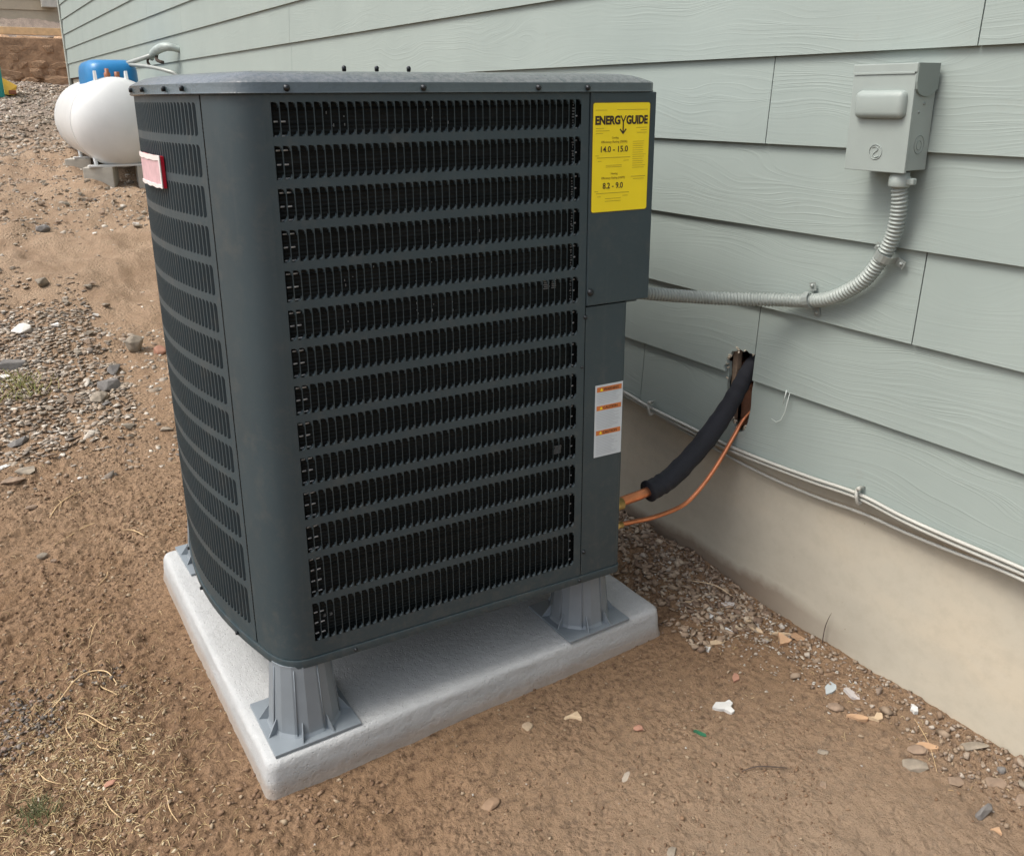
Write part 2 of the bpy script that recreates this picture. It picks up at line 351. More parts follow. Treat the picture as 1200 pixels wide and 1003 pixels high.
# ------------------------------------------------------------------ ground
_hy = [-100, 2.6, 8, 13.4, 15.3, 15.56, 15.78, 19, 100]; _hz = [0, 0, .78, 1.35, 1.45, 1.45, 2.1, 2.6, 4]
PX0, PX1, PY0, PY1, PT = -1.192, -.262, 1.302, 2.21, .075      # concrete pad
def smoothstep(a, b, x):
    t = np.clip((x - a) / (b - a), 0, 1); return t * t * (3 - 2 * t)
def ground_h(x, y):
    x = np.asarray(x, float); y = np.asarray(y, float)
    h = np.interp(y, _hy, _hz)
    farw = smoothstep(2.4, 5, y)
    h = h + fbm(x, y, .8, 3) * (.02 + .10 * farw)
    h = h + fbm(x + 3, y, 4, 4) * (.016 + .05 * farw)
    near = 1 - smoothstep(3.1, 4.3, y)
    h = h + fbm(x, y, 9, 3, .5) * .02 * (1 - near) * farw
    rough = near * (.35 + .65 * smoothstep(-.1, .25, fbm(x - 5, y + 2, 1.3, 2) + smoothstep(-.9, -1.5, x) * .35))
    h = h + fbm(x, y + 7, 22, 4, .6) * .012 * rough + fbm(x + 1, y, 70, 3, .7) * .0085 * rough ** 1.3
    ridg = 1 - np.abs(fbm(x + 11, y, 38, 3)) * 2.2
    h = h + np.clip(ridg, 0, 1) ** 3 * .005 * rough
    bil = 1 - np.abs(fbm(x + 5, y + 3, 42, 3, .55)) * 3.0
    leftw = smoothstep(-.9, -1.35, x) + .35
    h = h + near * np.clip(bil, -.6, 1) * .0065 * np.clip(leftw, 0, 1) * smoothstep(-.35, .2, fbm(x, y, 2.6, 2))
    # heap of rubble along the foundation, highest beside the unit
    wall = np.exp(-np.clip(.03 - x, 0, 9) / .10) * smoothstep(.05, -.05, x - .03)
    heap = .008 + .035 * np.exp(-((y - 1.62) / .28) ** 2)
    h = h + wall * heap * (1 + 1.2 * fbm(x, y, 16, 3)) * (y < 4)
    # scuffed bank left of pad
    h = h + .018 * np.exp(-((x + 1.42) / .13) ** 2) * np.exp(-((y - 1.9) / .45) ** 2)
    # flatten under / against the pad
    dx = np.maximum(np.maximum(PX0 - x, x - PX1), 0); dy = np.maximum(np.maximum(PY0 - y, y - PY1), 0); d = np.hypot(dx, dy)
    k = smoothstep(.0, .12, d)
    return h * k + (1 - k) * (.002 + .25 * (h - .002))
def axis(lo, fa, fb, hi, st, g=1.045):
    a = list(np.arange(fa, fb, st)); s = st; x = a[-1]
    while x < hi: s *= g; x += s; a.append(x)
    s = st; x = fa; pre = []
    while x > lo: s *= g * 1.02; x -= s; pre.append(x)
    return np.array(pre[::-1] + a)
gx = axis(-60, -1.9, .10, 60, .0048, 1.06); gy = axis(-30, .4, 3.0, 100, .0052, 1.016)
X, Y = np.meshgrid(gx, gy, indexing='ij'); Z = ground_h(X, Y)
V = np.stack([X, Y, Z], -1).reshape(-1, 3); nx, ny = X.shape
I = np.arange(nx * ny).reshape(nx, ny)
F = np.stack([I[:-1, :-1], I[1:, :-1], I[1:, 1:], I[:-1, 1:]], -1).reshape(-1, 4)
g = npmesh('ground', V, F, 'dirt', None, True); tag(g, kind='structure')
g['label'] = 'bare brown dirt ground sloping up past the house'

# ------------------------------------------------------------------ house
house = thing('house', 'house wall clad in sage green lap siding over a tan concrete foundation', 'house', (0, 0, 0))
EXP, Z0 = .178, 1.292
HY0, HY1 = -3.2, 13.06
HOLE = None
def board(y0, y1, zb, notch=None, rnd=0):
    """lap board: bottom edge proud at x=0, top tucked back; rides over the one below."""
    zt = zb + EXP + .022; th = .009
    if notch: outline = notch
    else: outline = [(y0, zb), (y1, zb), (y1, zt), (y0, zt)]
    def place(p, t):
        y, z = p; lean = (z - zb) / (zt - zb) * .0125
        return (lean + t * th, y, z)
    o = prism('siding_board', outline, place, 'siding', house)
    return o
gap = .0012
rows = {0: [.889, 4.375, 8.0, 11.6], 1: [-.9, 1.333, 4.9, 8.5, 12.1], 2: [-2.3, 2.35, 6.0, 9.6], 3: [-2.7, .935, 4.6, 8.2, 11.9], 4: [-2.35, 1.318, 5.0], 5: [1.705],
        -1: [.2, 4.370, 7.9, 11.3], -2: [-1.2, 4.380, 6.6, 10.2], -3: [.6, 4.1, 7.7, 11.4], -4: [-1, 2.5, 6.2, 9.9], -5: [.3, 3.9, 7.6, 11.2], -6: [-1.6, 2, 5.7, 9.3], -7: [0, 3.6, 7.3, 11], -8: [-1.3, 2.3, 6, 9.7], -9: [.6, 4.2, 8, 11.6]}
for k, js in rows.items():
    zb = Z0 - EXP * k
    ymax = HY1
    if zb < .93 - .01: ymax = 3.9
    elif zb < 1.46 - .01: ymax = 11.8
    ed = [HY0] + [j for j in js if HY0 < j < ymax] + [ymax]
    for a, b in zip(ed[:-1], ed[1:]):
        a2, b2 = a + gap, b - gap; zt = zb + EXP + .022
        if k == 4 and abs(a - 1.318) < .001:     # board broken through by the pipe hole
            n = [(a2, zb + .062), (a2, zt), (b2, zt), (b2, zb), (1.403, zb), (1.408, zb + .012), (1.399, zb + .020), (1.402, zb + .035), (1.392, zb + .041), (1.388, zb + .053), (1.374, zb + .056), (1.368, zb + .064), (1.352, zb + .060), (1.344, zb + .066), (1.335, zb + .061)]
            board(a, b, zb, n)
        elif k == 4 and abs(b - 1.318) < .001: board(a2, b2, zb)
        elif k == 5 and a < 1.3 < b:
            n = [(a2, zb), (b2, zb), (b2, zt), (1.402, zt), (1.398, .57), (1.401, .55), (1.396, .515), (1.385, .49), (1.372, .462), (1.360, .446), (1.345, .441), (1.331, .450), (1.324, .470), (1.320, .51), (1.323, .55), (1.319, zt), (a2, zt)]
            board(a, b, zb, n)
        else: board(a2, b2, zb)
# sheathing body with the hole left open, and the cavity behind it
bm = bmesh.new()
HX = .0225
for y0, y1, z0, z1 in ((HY0, 1.30, .415, 3.1), (1.42, 3.9, .415, 3.1), (1.30, 1.42, .67, 3.1), (1.30, 1.42, .415, .43), (3.9, 11.8, .93, 3.1), (11.8, 13.1, 1.46, 3.1)):
    bx(bm, (HX, y0, z0), (.034 if z0 < .9 and y1 < 4 else .06, y1, z1))
bx(bm, (.12, HY0, .415), (7.0, 3.9, 3.1)); bx(bm, (.12, 3.9, .6), (7.0, 13.1, 3.1))
bobj('wall_core', bm, 'sheath', house)
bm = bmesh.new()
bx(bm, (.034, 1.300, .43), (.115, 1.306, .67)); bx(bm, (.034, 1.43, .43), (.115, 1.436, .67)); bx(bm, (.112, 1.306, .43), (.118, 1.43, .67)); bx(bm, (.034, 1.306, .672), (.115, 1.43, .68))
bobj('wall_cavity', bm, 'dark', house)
box('wood_stud', (.020, 1.384, .445), (.036, 1.399, .632), 'plyedge', house, .002)
box('wood_stud', (.045, 1.30, .56), (.11, 1.425, .598), 'sheath', house, .003)
box('wood_stud', (.045, 1.345, .44), (.085, 1.385, .552), 'sheath', house, .003)
# crumbled pale core round the torn edge
bm = bmesh.new(); rr = random.Random(3)
for (y, z) in [(1.402, .585), (1.405, .597), (1.40, .61), (1.393, .622), (1.385, .632), (1.372, .640), (1.358, .645), (1.345, .643), (1.333, .642), (1.322, .640), (1.400, .56), (1.398, .54), (1.345, .444), (1.337, .452), (1.352, .450), (1.360, .455), (1.33, .462), (1.367, .467), (1.325, .48)]:
    for q in range(rr.choice([0, 1, 2, 5])):
        m = Matrix.Translation((.003 + rr.uniform(-.002, .006), y + rr.uniform(-.006, .006), z + rr.uniform(-.006, .006))) @ Matrix.Rotation(rr.uniform(0, 3), 4, 'X') @ Matrix.Rotation(rr.uniform(0, 3), 4, 'Z')
        s = rr.uniform(.0012, .0042); bx(bm, (-s * .5, -s, -s * .5), (s * .5, s * 1.3, s * .4), 0, m)
tag(bobj('torn_board_edge', bm, 'paleply', house), kind='stuff')
# foundation
bm = bmesh.new()
bx(bm, (.036, HY0, -.4), (.30, 3.9, .413)); bx(bm, (.036, 3.902, -.1), (.30, 11.8, .928)); bx(bm, (.036, 11.802, .2), (.30, 13.1, 1.458))
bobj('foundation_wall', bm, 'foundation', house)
# corner boards at the far end
box('corner_trim', (-.012, 13.065, 1.30), (.012, 13.16, 3.1), 'trim', house, .002)
box('corner_trim', (.014, 13.105, 1.30), (.10, 13.16, 3.1), 'trim', house, .002)
# drips of caulk on the lowest boards
tube('caulk_drip', [(-.002, 1.205, .583), (-.004, 1.208, .56), (-.003, 1.213, .535), (-.002, 1.223, .512), (-.002, 1.236, .503), (-.002, 1.250, .507)], [.0005, .0016, .0010, .0012, .0014, .0006], 'caulk', house, 6, 0, flat=.6)
tube('caulk_drip', [(-.002, 1.214, .585), (-.003, 1.217, .57), (-.002, 1.222, .55)], [.002, .0014, .0006], 'caulk', house, 6, 0, flat=.6)

# ------------------------------------------------------------------ white cables and their clips
def cable(pts, r, label):
    o = tube('cable', pts, r, 'cable', None, 8, 6); tag(o, label, 'cable', 'white cables along the bottom of the siding'); return o
cable([(-.012, 2.4, .452), (-.010, 1.95, .436), (-.008, 1.76, .424), (-.009, 1.66, .413), (-.009, 1.52, .4065), (-.009, 1.37, .4015), (-.009, 1.25, .4035), (-.009, 1.12, .411), (-.009, 1.005, .420), (-.009, .90, .4125), (-.009, .80, .411), (-.009, .65, .412), (-.009, .3, .411), (-.009, -.6, .409), (-.009, -3, .408)], .0040, 'white cable running highest, held against the bottom siding board by both clips')
cable([(-.004, 2.4, .440), (-.004, 1.95, .425), (-.003, 1.76, .412), (-.003, 1.66, .402), (-.006, 1.52, .3945), (-.006, 1.37, .390), (-.006, 1.25, .393), (-.006, 1.12, .400), (-.006, 1.005, .409), (-.006, .90, .4015), (-.006, .80, .3995), (-.006, .65, .4005), (-.006, .3, .400), (-.006, -.6, .399), (-.006, -3, .398)], .0040, 'white cable running directly beneath the topmost cable along the siding bottom')
cable([(.005, 2.4, .430), (.005, 1.95, .418), (.010, 1.78, .412), (.012, 1.66, .392), (.016, 1.52, .372), (.018, 1.37, .358), (.020, 1.25, .352), (.020, 1.12, .356), (.019, 1.005, .366), (.014, .90, .369), (.008, .80, .376), (.000, .70, .3865), (-.006, .6, .388), (-.008, .3, .387), (-.008, -.6, .386), (-.008, -3, .385)], .0040, 'lowest white cable sagging away from the others over the concrete')
def clip(y, z, label):
    t = thing('cable_clip', label, 'cable clip', (0, y, z), 0, 'cable clips on the siding')
    tube('saddle', [(.0, -.005, -.016), (-.012, -.005, -.018), (-.018, -.004, -.006), (-.019, -.003, .002), (-.014, .0, .012), (-.002, .0, .015)], .004, 'cable', t, 6, 3)
    lathe('nail', [(.0001, -.021), (.0045, -.021), (.0045, -.016), (.002, -.015), (.002, .0)], 'cable', t, 10, 'X', (0, -.006, .018))
clip(1.003, .418, 'white plastic cable clip on the siding right of the hole, below the disconnect box')
clip(1.652, .412, 'white plastic cable clip between the black foam sleeve and the air conditioner')

# ------------------------------------------------------------------ concrete pad
def rrect(x0, y0, x1, y1, r, n=8, seg=24):
    P = []
    for cx, cy, a0 in ((x1 - r, y0 + r, -90), (x1 - r, y1 - r, 0), (x0 + r, y1 - r, 90), (x0 + r, y0 + r, 180)):
        for k in range(n + 1):
            a = math.radians(a0 + 90 * k / n); P.append((cx + r * math.cos(a), cy + r * math.sin(a)))
    out = []
    for i in range(len(P)):
        a, b = P[i], P[(i + 1) % len(P)]; L = math.hypot(b[0] - a[0], b[1] - a[1]); m = max(1, int(L / (.9 / seg)))
        out += [(a[0] + (b[0] - a[0]) * j / m, a[1] + (b[1] - a[1]) * j / m) for j in range(m)]
    return out
base = rrect(PX0, PY0, PX1, PY1, .020, 6, 150); cx, cy = (PX0 + PX1) / 2, (PY0 + PY1) / 2
vs = []; ring = []
prof = [(-.010, -.05), (-.006, .0), (-.004, .012), (-.002, .024), (-.001, .036), (0, .050), (.0007, .060), (.002, .067), (.005, .0718), (.010, .0742), (.018, .0748), (.028, .075), (.036, .075), (.045, .0748), (.056, .075), (.07, .075), (.09, .075), (.13, .075), (.2, .075), (.3, .0748), (.43, .075)]
A = np.array(base)
for off, z in prof:
    k = np.maximum(np.abs(A - [cx, cy]) - 0, 1e-6)
    sc = np.array([1 - off / ((PX1 - PX0) / 2), 1 - off / ((PY1 - PY0) / 2)])
    Q = (A - [cx, cy]) * sc + [cx, cy]
    e = (fbm(A[:, 0] + z * 9, A[:, 1] + z * 7, 9, 3) * .003 + fbm(A[:, 0] + z * 3, A[:, 1] - z * 3, 55, 3) * .0011) * (1 if off < .03 else 0)
    Q = Q + (A - [cx, cy]) / np.linalg.norm(A - [cx, cy], axis=1)[:, None] * e[:, None]
    zz = z + (fbm(Q[:, 0], Q[:, 1], 10, 3) * .0010 + fbm(Q[:, 0], Q[:, 1], 70, 3) * .0010 * (1 if off < .1 else .4) if z > .06 else 0 * e)
    vs.append(np.stack([Q[:, 0], Q[:, 1], zz * np.ones(len(Q))], 1))
n = len(base); V = np.concatenate(vs + [np.array([[cx, cy, .075]])])
F = [(i * n + k, i * n + (k + 1) % n, (i + 1) * n + (k + 1) % n, (i + 1) * n + k) for i in range(len(prof) - 1) for k in range(n)]
F += [((len(prof) - 1) * n + k, (len(prof) - 1) * n + (k + 1) % n, len(V) - 1) for k in range(n)]
tag(mesh('concrete_pad', V, F, 'concrete', None, True), 'square pale grey concrete equipment pad lying on the dirt', 'concrete pad')

# ------------------------------------------------------------------ plastic risers
def riser_proto(label):
    t = thing('pad_riser', label, 'riser', (0, 0, 0), 0, 'cone risers between the concrete pad and the air conditioner')
    h = .083; box('base_plate', (-h, -h, 0), (h, h, .006), 'riser', t, .0012)
    bm = bmesh.new(); n = 16; R0, R1, H = .067, .0555, .150; rings = [(R0 + .004, .006), (R0, .012), (R1, H - .006), (R1, H), (R1 - .010, H), (R1 - .012, H - .01)]
    V = [[bm.verts.new((r * math.cos(2 * math.pi * (k + .5) / n), r * math.sin(2 * math.pi * (k + .5) / n), z)) for k in range(n)] for r, z in rings]
    for i in range(len(rings) - 1):
        for k in range(n): bm.faces.new((V[i][k], V[i][(k + 1) % n], V[i + 1][(k + 1) % n], V[i + 1][k]))
    bm.faces.new(V[-1])
    bobj('cone', bm, 'riser', t)
    for k in range(8):                                      # raised seams up the cone
        a = 2 * math.pi * (k + .35) / 8; c, s = math.cos(a), math.sin(a)
        tube('rib', [((R0 + .0005) * c, (R0 + .0005) * s, .008), ((R1 + .0003) * c, (R1 + .0003) * s, H - .008)], [.0013, .0011], 'riser', t, 5)
    gm = None
    for k in range(4):
        for q in (-1, 1):
            a = math.radians(45 + 90 * k + q * 24); c, s = math.cos(a), math.sin(a)
            r0, r1 = R0 - .004, R0 + .020; w = .0011
            if gm is None:
                bm = bmesh.new()
                P = [(r0, .004), (r1, .004), (r0 + .002, .036)]
                f1 = [bm.verts.new((x, -w, z)) for x, z in P]; f2 = [bm.verts.new((x, w, z)) for x, z in P]
                bm.faces.new(f1); bm.faces.new(f2[::-1])
                for i in range(3): bm.faces.new((f1[i], f1[(i + 1) % 3], f2[(i + 1) % 3], f2[i]))
                o = bobj('gusset', bm, 'riser', t); gm = o.data
            else:
                o = bpy.data.objects.new('gusset', gm); C.objects.link(o); o.parent = t
            o.rotation_euler = (0, 0, a)
    return t
def dup(root, loc, rz, label):
    r = root.copy(); C.objects.link(r); r.location = loc; r.rotation_euler = (0, 0, rz); r['label'] = label
    for ch in root.children:
        c = ch.copy(); C.objects.link(c); c.parent = r
    return r
rz0 = -.01
r0 = riser_proto('cone riser under the rounded corner of the unit nearest the camera'); r0.location = (-1.0885, 1.396, PT); r0.rotation_euler = (0, 0, rz0)
dup(r0, (-.440, 1.386, PT), 0.0, 'cone riser at the pad corner nearest the copper pipes')
dup(r0, (-1.072, 2.125, PT), .02, 'cone riser at the far left pad corner, half hidden by the unit')
dup(r0, (-.440, 2.12, PT), .0, 'cone riser hidden behind the unit, closest to the wall')

# ------------------------------------------------------------------ air conditioner
AC = thing('air_conditioner', 'dark slate heat pump outdoor unit with louvred sides and yellow label, standing on cone risers', 'air conditioner', (-1.07547, 1.34016, 0), -.0672)
DEP = .85; UR = .678
def bez(p0, p1, p2, p3, n):
    return [tuple((1 - t) ** 3 * a + 3 * (1 - t) ** 2 * t * b + 3 * (1 - t) * t * t * c + t ** 3 * d for a, b, c, d in zip(p0, p1, p2, p3)) for t in [i / n for i in range(n + 1)]]
def lu(v): return -.084 - .055 * (1 - ((v - .43) / .34) ** 2)
corner = bez((-.010, 0), (-.058, 0), (-.070, .045), (-.084, .090), 12)       # front -> left
cornerB = [(u, .86 - v) for u, v in corner][::-1]
left_pts = [(lu(v), v) for v in np.linspace(.090, .770, 25)]
def outline(off, ur=UR, rf=.014, rb=.03):
    """counter-clockwise from front right; off > 0 grows it"""
    P = []
    for k in range(5): a = math.radians(-90 + 22.5 * k); P.append((ur - rf + rf * math.cos(a), rf + rf * math.sin(a)))
    for k in range(5): a = math.radians(22.5 * k); P.append((ur - rb + rb * math.cos(a), .86 - rb + rb * math.sin(a)))
    P += [(p[0], p[1]) for p in cornerB[::-1]]
    P += left_pts[::-1][1:-1]; P += corner[::-1]
    Q = []; n = len(P)
    for i in range(n):
        a, b, c = P[i - 1], P[i], P[(i + 1) % n]
        d1 = Vector((b[0] - a[0], b[1] - a[1])); d2 = Vector((c[0] - b[0], c[1] - b[1]))
        d1.normalize(); d2.normalize(); d = (d1 + d2).normalized(); nn = Vector((d.y, -d.x)); k = 1 / max(.5, nn.dot(Vector((d1.y, -d1.x))))
        Q.append((b[0] + nn.x * off * k, b[1] + nn.y * off * k))
    return Q
def loft(name, rings, mat, parent, smooth=True, capb=False, capt=False):
    n = len(rings[0]); vs = [p for r in rings for p in r]
    fs = [(i * n + k, i * n + (k + 1) % n, (i + 1) * n + (k + 1) % n, (i + 1) * n + k) for i in range(len(rings) - 1) for k in range(n)]
    if capb: fs.append(tuple(range(n))[::-1])
    if capt: fs.append(tuple((len(rings) - 1) * n + k for k in range(n)))
    return mesh(name, vs, fs, mat, parent, smooth)
# base pan
def R3(off, z, **k): return [(u, v, z) for u, v in outline(off, **k)]
o = loft('base_pan', [R3(-.012, .2155), R3(-.004, .2165), R3(.0015, .220), R3(.0030, .2345), R3(.0022, .2368), R3(-.004, .2372), R3(-.012, .232)], 'paint', AC, True, True, True)
m = o.modifiers.new('e', 'EDGE_SPLIT'); m.split_angle = math.radians(40)
# rows of louvres
ROWZ = [(1.2105 - .0645 * i, 1.2105 - .0645 * i - .0528) for i in range(12)] + [(.4375, .3590), (.3475, .2685)]
PITCH = .01326; BAR = .0020
def louvre_row(fn, s0, s1, zt, zb, parent, name='louvre_row', BAR=.0013, VS=.0021, VD=.0060):
    n = max(1, int(round((s1 - s0) / PITCH))); P = (s1 - s0) / n; vs = []; fs = []
    def q(*pts):
        i = len(vs); vs.extend(fn(*p) for p in pts); fs.append(tuple(range(i, i + len(pts))))
    ra, rb = P - BAR, .0080
    for k in range(n):
        a = s0 + k * P; b = a + BAR; e = a + P
        ang = [i / 4 * math.pi / 2 for i in range(5)]
        # upper right and lower right corners of the slot are rounded
        top = [(b + ra * .45 + ra * .55 * math.sin(t), zt - .0012 - rb * (1 - math.cos(t))) for t in ang]
        bot = [(b + ra * .48 + ra * .52 * math.sin(t), zb + .0008 + rb * (1 - math.cos(t)) * .9) for t in ang]
        q((a, 0, zb), (b, 0, zb), (b, 0, zt), (a, 0, zt))
        tp = [(b, zt - .0012)] + top; bp = [(b, zb + .0008)] + bot
        for (p0, p1) in zip(tp[:-1], tp[1:]): q((p0[0], 0, p0[1]), (p1[0], 0, p1[1]), (p1[0], 0, zt), (p0[0], 0, zt))
        for (p0, p1) in zip(bp[:-1], bp[1:]): q((p0[0], 0, zb), (p1[0], 0, zb), (p1[0], 0, p1[1]), (p0[0], 0, p0[1]))
        # vane bent inwards from the bar, twisting at its ends into little scoops
        z1, z0 = zt - .0012, zb + .0008
        q((b, 0, z0), (b + VS, VD, z0 + .001), (b + VS, VD, z1 - .001), (b, 0, z1))
        for (p0, p1) in zip(top[:-1], top[1:]): q((p0[0], 0, p0[1]), (p1[0], 0, p1[1]), (p1[0] - .001, .0035, p1[1] - .0006), (p0[0] - .001, .0035, p0[1] - .0006))
        for (p0, p1) in zip(bot[:-1], bot[1:]): q((p0[0], 0, p0[1]), (p1[0], 0, p1[1]), (p1[0] - .001, .0035, p1[1] + .0012), (p0[0] - .001, .0035, p0[1] + .0012))
    return mesh(name, vs, fs, 'paint', parent)
fnF = lambda s, d, z: (s, d, z)
# front: corner sheet and grille sheet around the rows
ZB, ZT = .2385, 1.2225
LU0, LU1 = 0.0, .5575; SPL = .5745
def sheet(name, fn, sbreaks, s0, s1, mat, parent, th=.0012, smooth=False):
    """flat sheet between s0..s1 with the row openings between sbreaks left out"""
    vs = []; fs = []
    def quad(a, b, z0, z1, n=1):
        for i in range(n):
            p, r = a + (b - a) * i / n, a + (b - a) * (i + 1) / n
            j = len(vs); vs.extend([fn(p, 0, z0), fn(r, 0, z0), fn(r, 0, z1), fn(p, 0, z1)]); fs.append((j, j + 1, j + 2, j + 3))
    N = 24
    if sbreaks:
        a, b = sbreaks
        if a > s0: quad(s0, a, ZB, ZT)
        if b < s1: quad(b, s1, ZB, ZT)
        zs = [ZT] + [z for r in ROWZ for z in r] + [ZB]
        for i in range(0, len(zs), 2): quad(a, b, zs[i + 1], zs[i], N)
    else: quad(s0, s1, ZB, ZT, N)
    bm = bmesh.new(); V = [bm.verts.new(v) for v in vs]
    for f in fs: bm.faces.new([V[i] for i in f])
    bmesh.ops.remove_doubles(bm, verts=bm.verts[:], dist=1e-5)
    return bobj(name, bm, mat, parent, smooth)
gp = sheet('grille_panel', fnF, (LU0, LU1), -.010, SPL, 'paint', AC)
for zt, zb in ROWZ: louvre_row(fnF, LU0, LU1, zt, zb, gp)
# corner post swept round the rounded corner
vs = []; fs = []; cp = corner + [(corner[-1][0] + .008, corner[-1][1] + .004)]
for (u, v) in cp: vs += [(u, v, ZB), (u, v, ZT)]
for i in range(len(cp) - 1): fs.append((2 * i, 2 * i + 2, 2 * i + 3, 2 * i + 1))
bm = bmesh.new(); V_ = [bm.verts.new(v) for v in vs]; [bm.faces.new([V_[i] for i in f]) for f in fs]
o = bobj('corner_post', bm, 'paint', AC, True); o.modifiers.new('e', 'EDGE_SPLIT').split_angle = math.radians(50)
# left grille: arc-length parametrisation of the bulged side, set 3 mm behind a dark seam
def fnL(s, d, z):
    e = .002; u = lu(s); du = (lu(s + e) - lu(s - e)) / (2 * e); L = math.hypot(du, 1); nx_, ny_ = 1 / L, -du / L
    return (u + nx_ * (d + .0005), s + ny_ * (d + .0005), z)
lp = sheet('side_grille_panel', fnL, (.109, .752), .0945, .768, 'paint', AC)
fnM = lambda s_, d, z: fnL(.109 + .752 - s_, d, z)
for zt, zb in ROWZ: louvre_row(fnM, .109, .752, zt, zb, lp, 'side_louvre_row', .0026, .0030, .0072)
# back and wall-side panels
vs = []; fs = []; P = [fnL(.770, 0, 0)[:2]] + [p for p in cornerB[1:]] + [(UR - .03, .86), (UR - .009, .851), (UR, .83), (UR, .30)]
for (u, v) in P: vs += [(u, v, ZB), (u, v, ZT)]
for i in range(len(P) - 1): fs.append((2 * i, 2 * i + 2, 2 * i + 3, 2 * i + 1))
mesh('back_panel', vs, fs, 'paint', AC)
# service panel (lower right) and electrical cover (upper right)
vs = []; fs = []; P = [(SPL + .002, .0005), (UR - .012, .0005), (UR - .004, .0035), (UR, .011), (UR, .30)]; z1 = .8235
for (u, v) in P: vs += [(u, v, ZB), (u, v, z1)]
for i in range(len(P) - 1): fs.append((2 * i, 2 * i + 2, 2 * i + 3, 2 * i + 1))
mesh('service_panel', vs, fs, 'paint', AC)
mesh('panel_flange', [(SPL - .001, .006, ZB), (SPL + .003, .006, ZB), (SPL + .003, .006, ZT), (SPL - .001, .006, ZT)], [(0, 1, 2, 3)], 'dark', AC)
bm = bmesh.new(); bx(bm, (SPL + .002, -.0025, .8262), (.7235, .26, 1.2215), .0022)
ec = bobj('electrical_cover', bm, 'paint', AC)
box('cover_return_flange', (.640, .020, .817), (.712, .20, .8262), 'paint', ec, .001)
# base of the cabinet behind the grille: coil, tubes, dark inside
vs = []; fs = []
inner = [(.570, .024)] + [(.010, .024)] + [(-.035, .042), (-.052, .075), (-.060, .10)] + [(lu(v) + .024, v) for v in np.linspace(.12, .74, 14)] + [(-.03, .82), (.02, .835), (.60, .835), (.64, .80), (.64, .06), (.62, .03)]
for (u, v) in inner: vs += [(u, v, .245), (u, v, 1.215)]
for i in range(len(inner)): j = (i + 1) % len(inner); fs.append((2 * i, 2 * j, 2 * j + 1, 2 * i + 1))
mesh('coil', vs, fs, 'coil', AC)
cv = AC.children[-1] if False else None
coil = [o for o in C.objects if o.name == 'coil'][0]
bm = bmesh.new(); k = 0; z = 1.202 - .0215 * 43
while z < 1.19:
    for (a, b) in ((.006, .0125), (.0175, .0245), (.5520, .5560)):
        P = [(a, .0105, z), (b, .0115, z)]; vs_, fs_ = tube_data(P, .0013, 6); V_ = [bm.verts.new(v) for v in vs_]; [bm.faces.new([V_[i] for i in f]) for f in fs_]
    z += .0215
tag(bobj('tube_bend_glints', bm, 'tube', coil), kind='stuff')  # short tube-end dashes, their pale colour paints the glints in the slots
bm = bmesh.new(); z = .2727
while z < 1.21:
    vs_, fs_ = tube_data([(.012, .0235, z), (.55, .0235, z)], .0012, 5); V_ = [bm.verts.new(v) for v in vs_]; [bm.faces.new([V_[i] for i in f]) for f in fs_]; z += .0215
tag(bobj('fin_tubes', bm, 'coil', coil), kind='stuff')
# pale slivers that paint the occasional glints on the coil
rr = random.Random(8); bm = bmesh.new()
for (u, z, w, h) in ((.4985, .877, .012, .026), (.5150, .877, .009, .026), (.528, .530, .016, .018), (.0275, .3035, .004, .006), (.0395, .303, .0045, .006), (.50, .434, .013, .012)):
    for q in range(7):
        zz = z - h / 2 + h * (q + .5) / 7; a = u + rr.uniform(-.001, .001)
        bx(bm, (a - w / 2, .0195, zz - h * .04), (a + w / 2, .0205, zz + h * .04))
for q in range(30):
    u = rr.choice([.10, .104, .118, .22, .232, .262, .27, .30, .355, .09, .155, .345, .135]) + rr.uniform(0, .003); r_ = ROWZ[rr.choice([0, 0, 0, 3, 4, 4, 5, 5])]; z = rr.uniform(r_[1] + .006, r_[0] - .006)
    bx(bm, (u, .0195, z), (u + .0013, .0205, z + rr.uniform(.001, .005)))
for i in (0, 1, 2, 3, 4, 5):
    r_ = ROWZ[i]
    for q in range(9):
        z = r_[1] + .004 + (r_[0] - r_[1] - .008) * q / 9 + rr.uniform(0, .002); bx(bm, (.5475 + rr.uniform(0, .002), .0150, z), (.5500 + rr.uniform(0, .003), .0160, z + .0022))
tag(bobj('fin_glints', bm, simple('dull_fin_glint', (.22, .23, .23), .5, .3), coil), kind='stuff')
# top cap
CR = dict(ur=.7245, rf=.018)
capprof = [(-.010, 1.2200), (-.001, 1.2200), (.0040, 1.2205), (.0068, 1.2225), (.0056, 1.2250), (.0056, 1.2365), (.0052, 1.2378), (.0030, 1.2398), (-.010, 1.2462), (-.022, 1.2510), (-.036, 1.2538), (-.060, 1.2555)]
rings = [R3(o_, z_, ur=.7245, rf=max(.030, .034 - o_ * 1.15), rb=.04 - min(0, o_)) for o_, z_ in capprof]
c0 = (.29, .43); n = len(rings[0]); hole = []
for (u, v, z) in rings[-1]:
    d = Vector((u - c0[0], v - c0[1])); d.normalize(); hole.append((c0[0] + d.x * .315, c0[1] + d.y * .315, 1.2553))
rings += [hole, [(c0[0] + (p[0] - c0[0]) * .985, c0[1] + (p[1] - c0[1]) * .985, 1.252) for p in hole], [(c0[0] + (p[0] - c0[0]) * .985, c0[1] + (p[1] - c0[1]) * .985, 1.16) for p in hole]]
cap = loft('top_cap', rings, 'cap', AC); cap.modifiers.new('e', 'EDGE_SPLIT').split_angle = math.radians(30)
bm = bmesh.new()
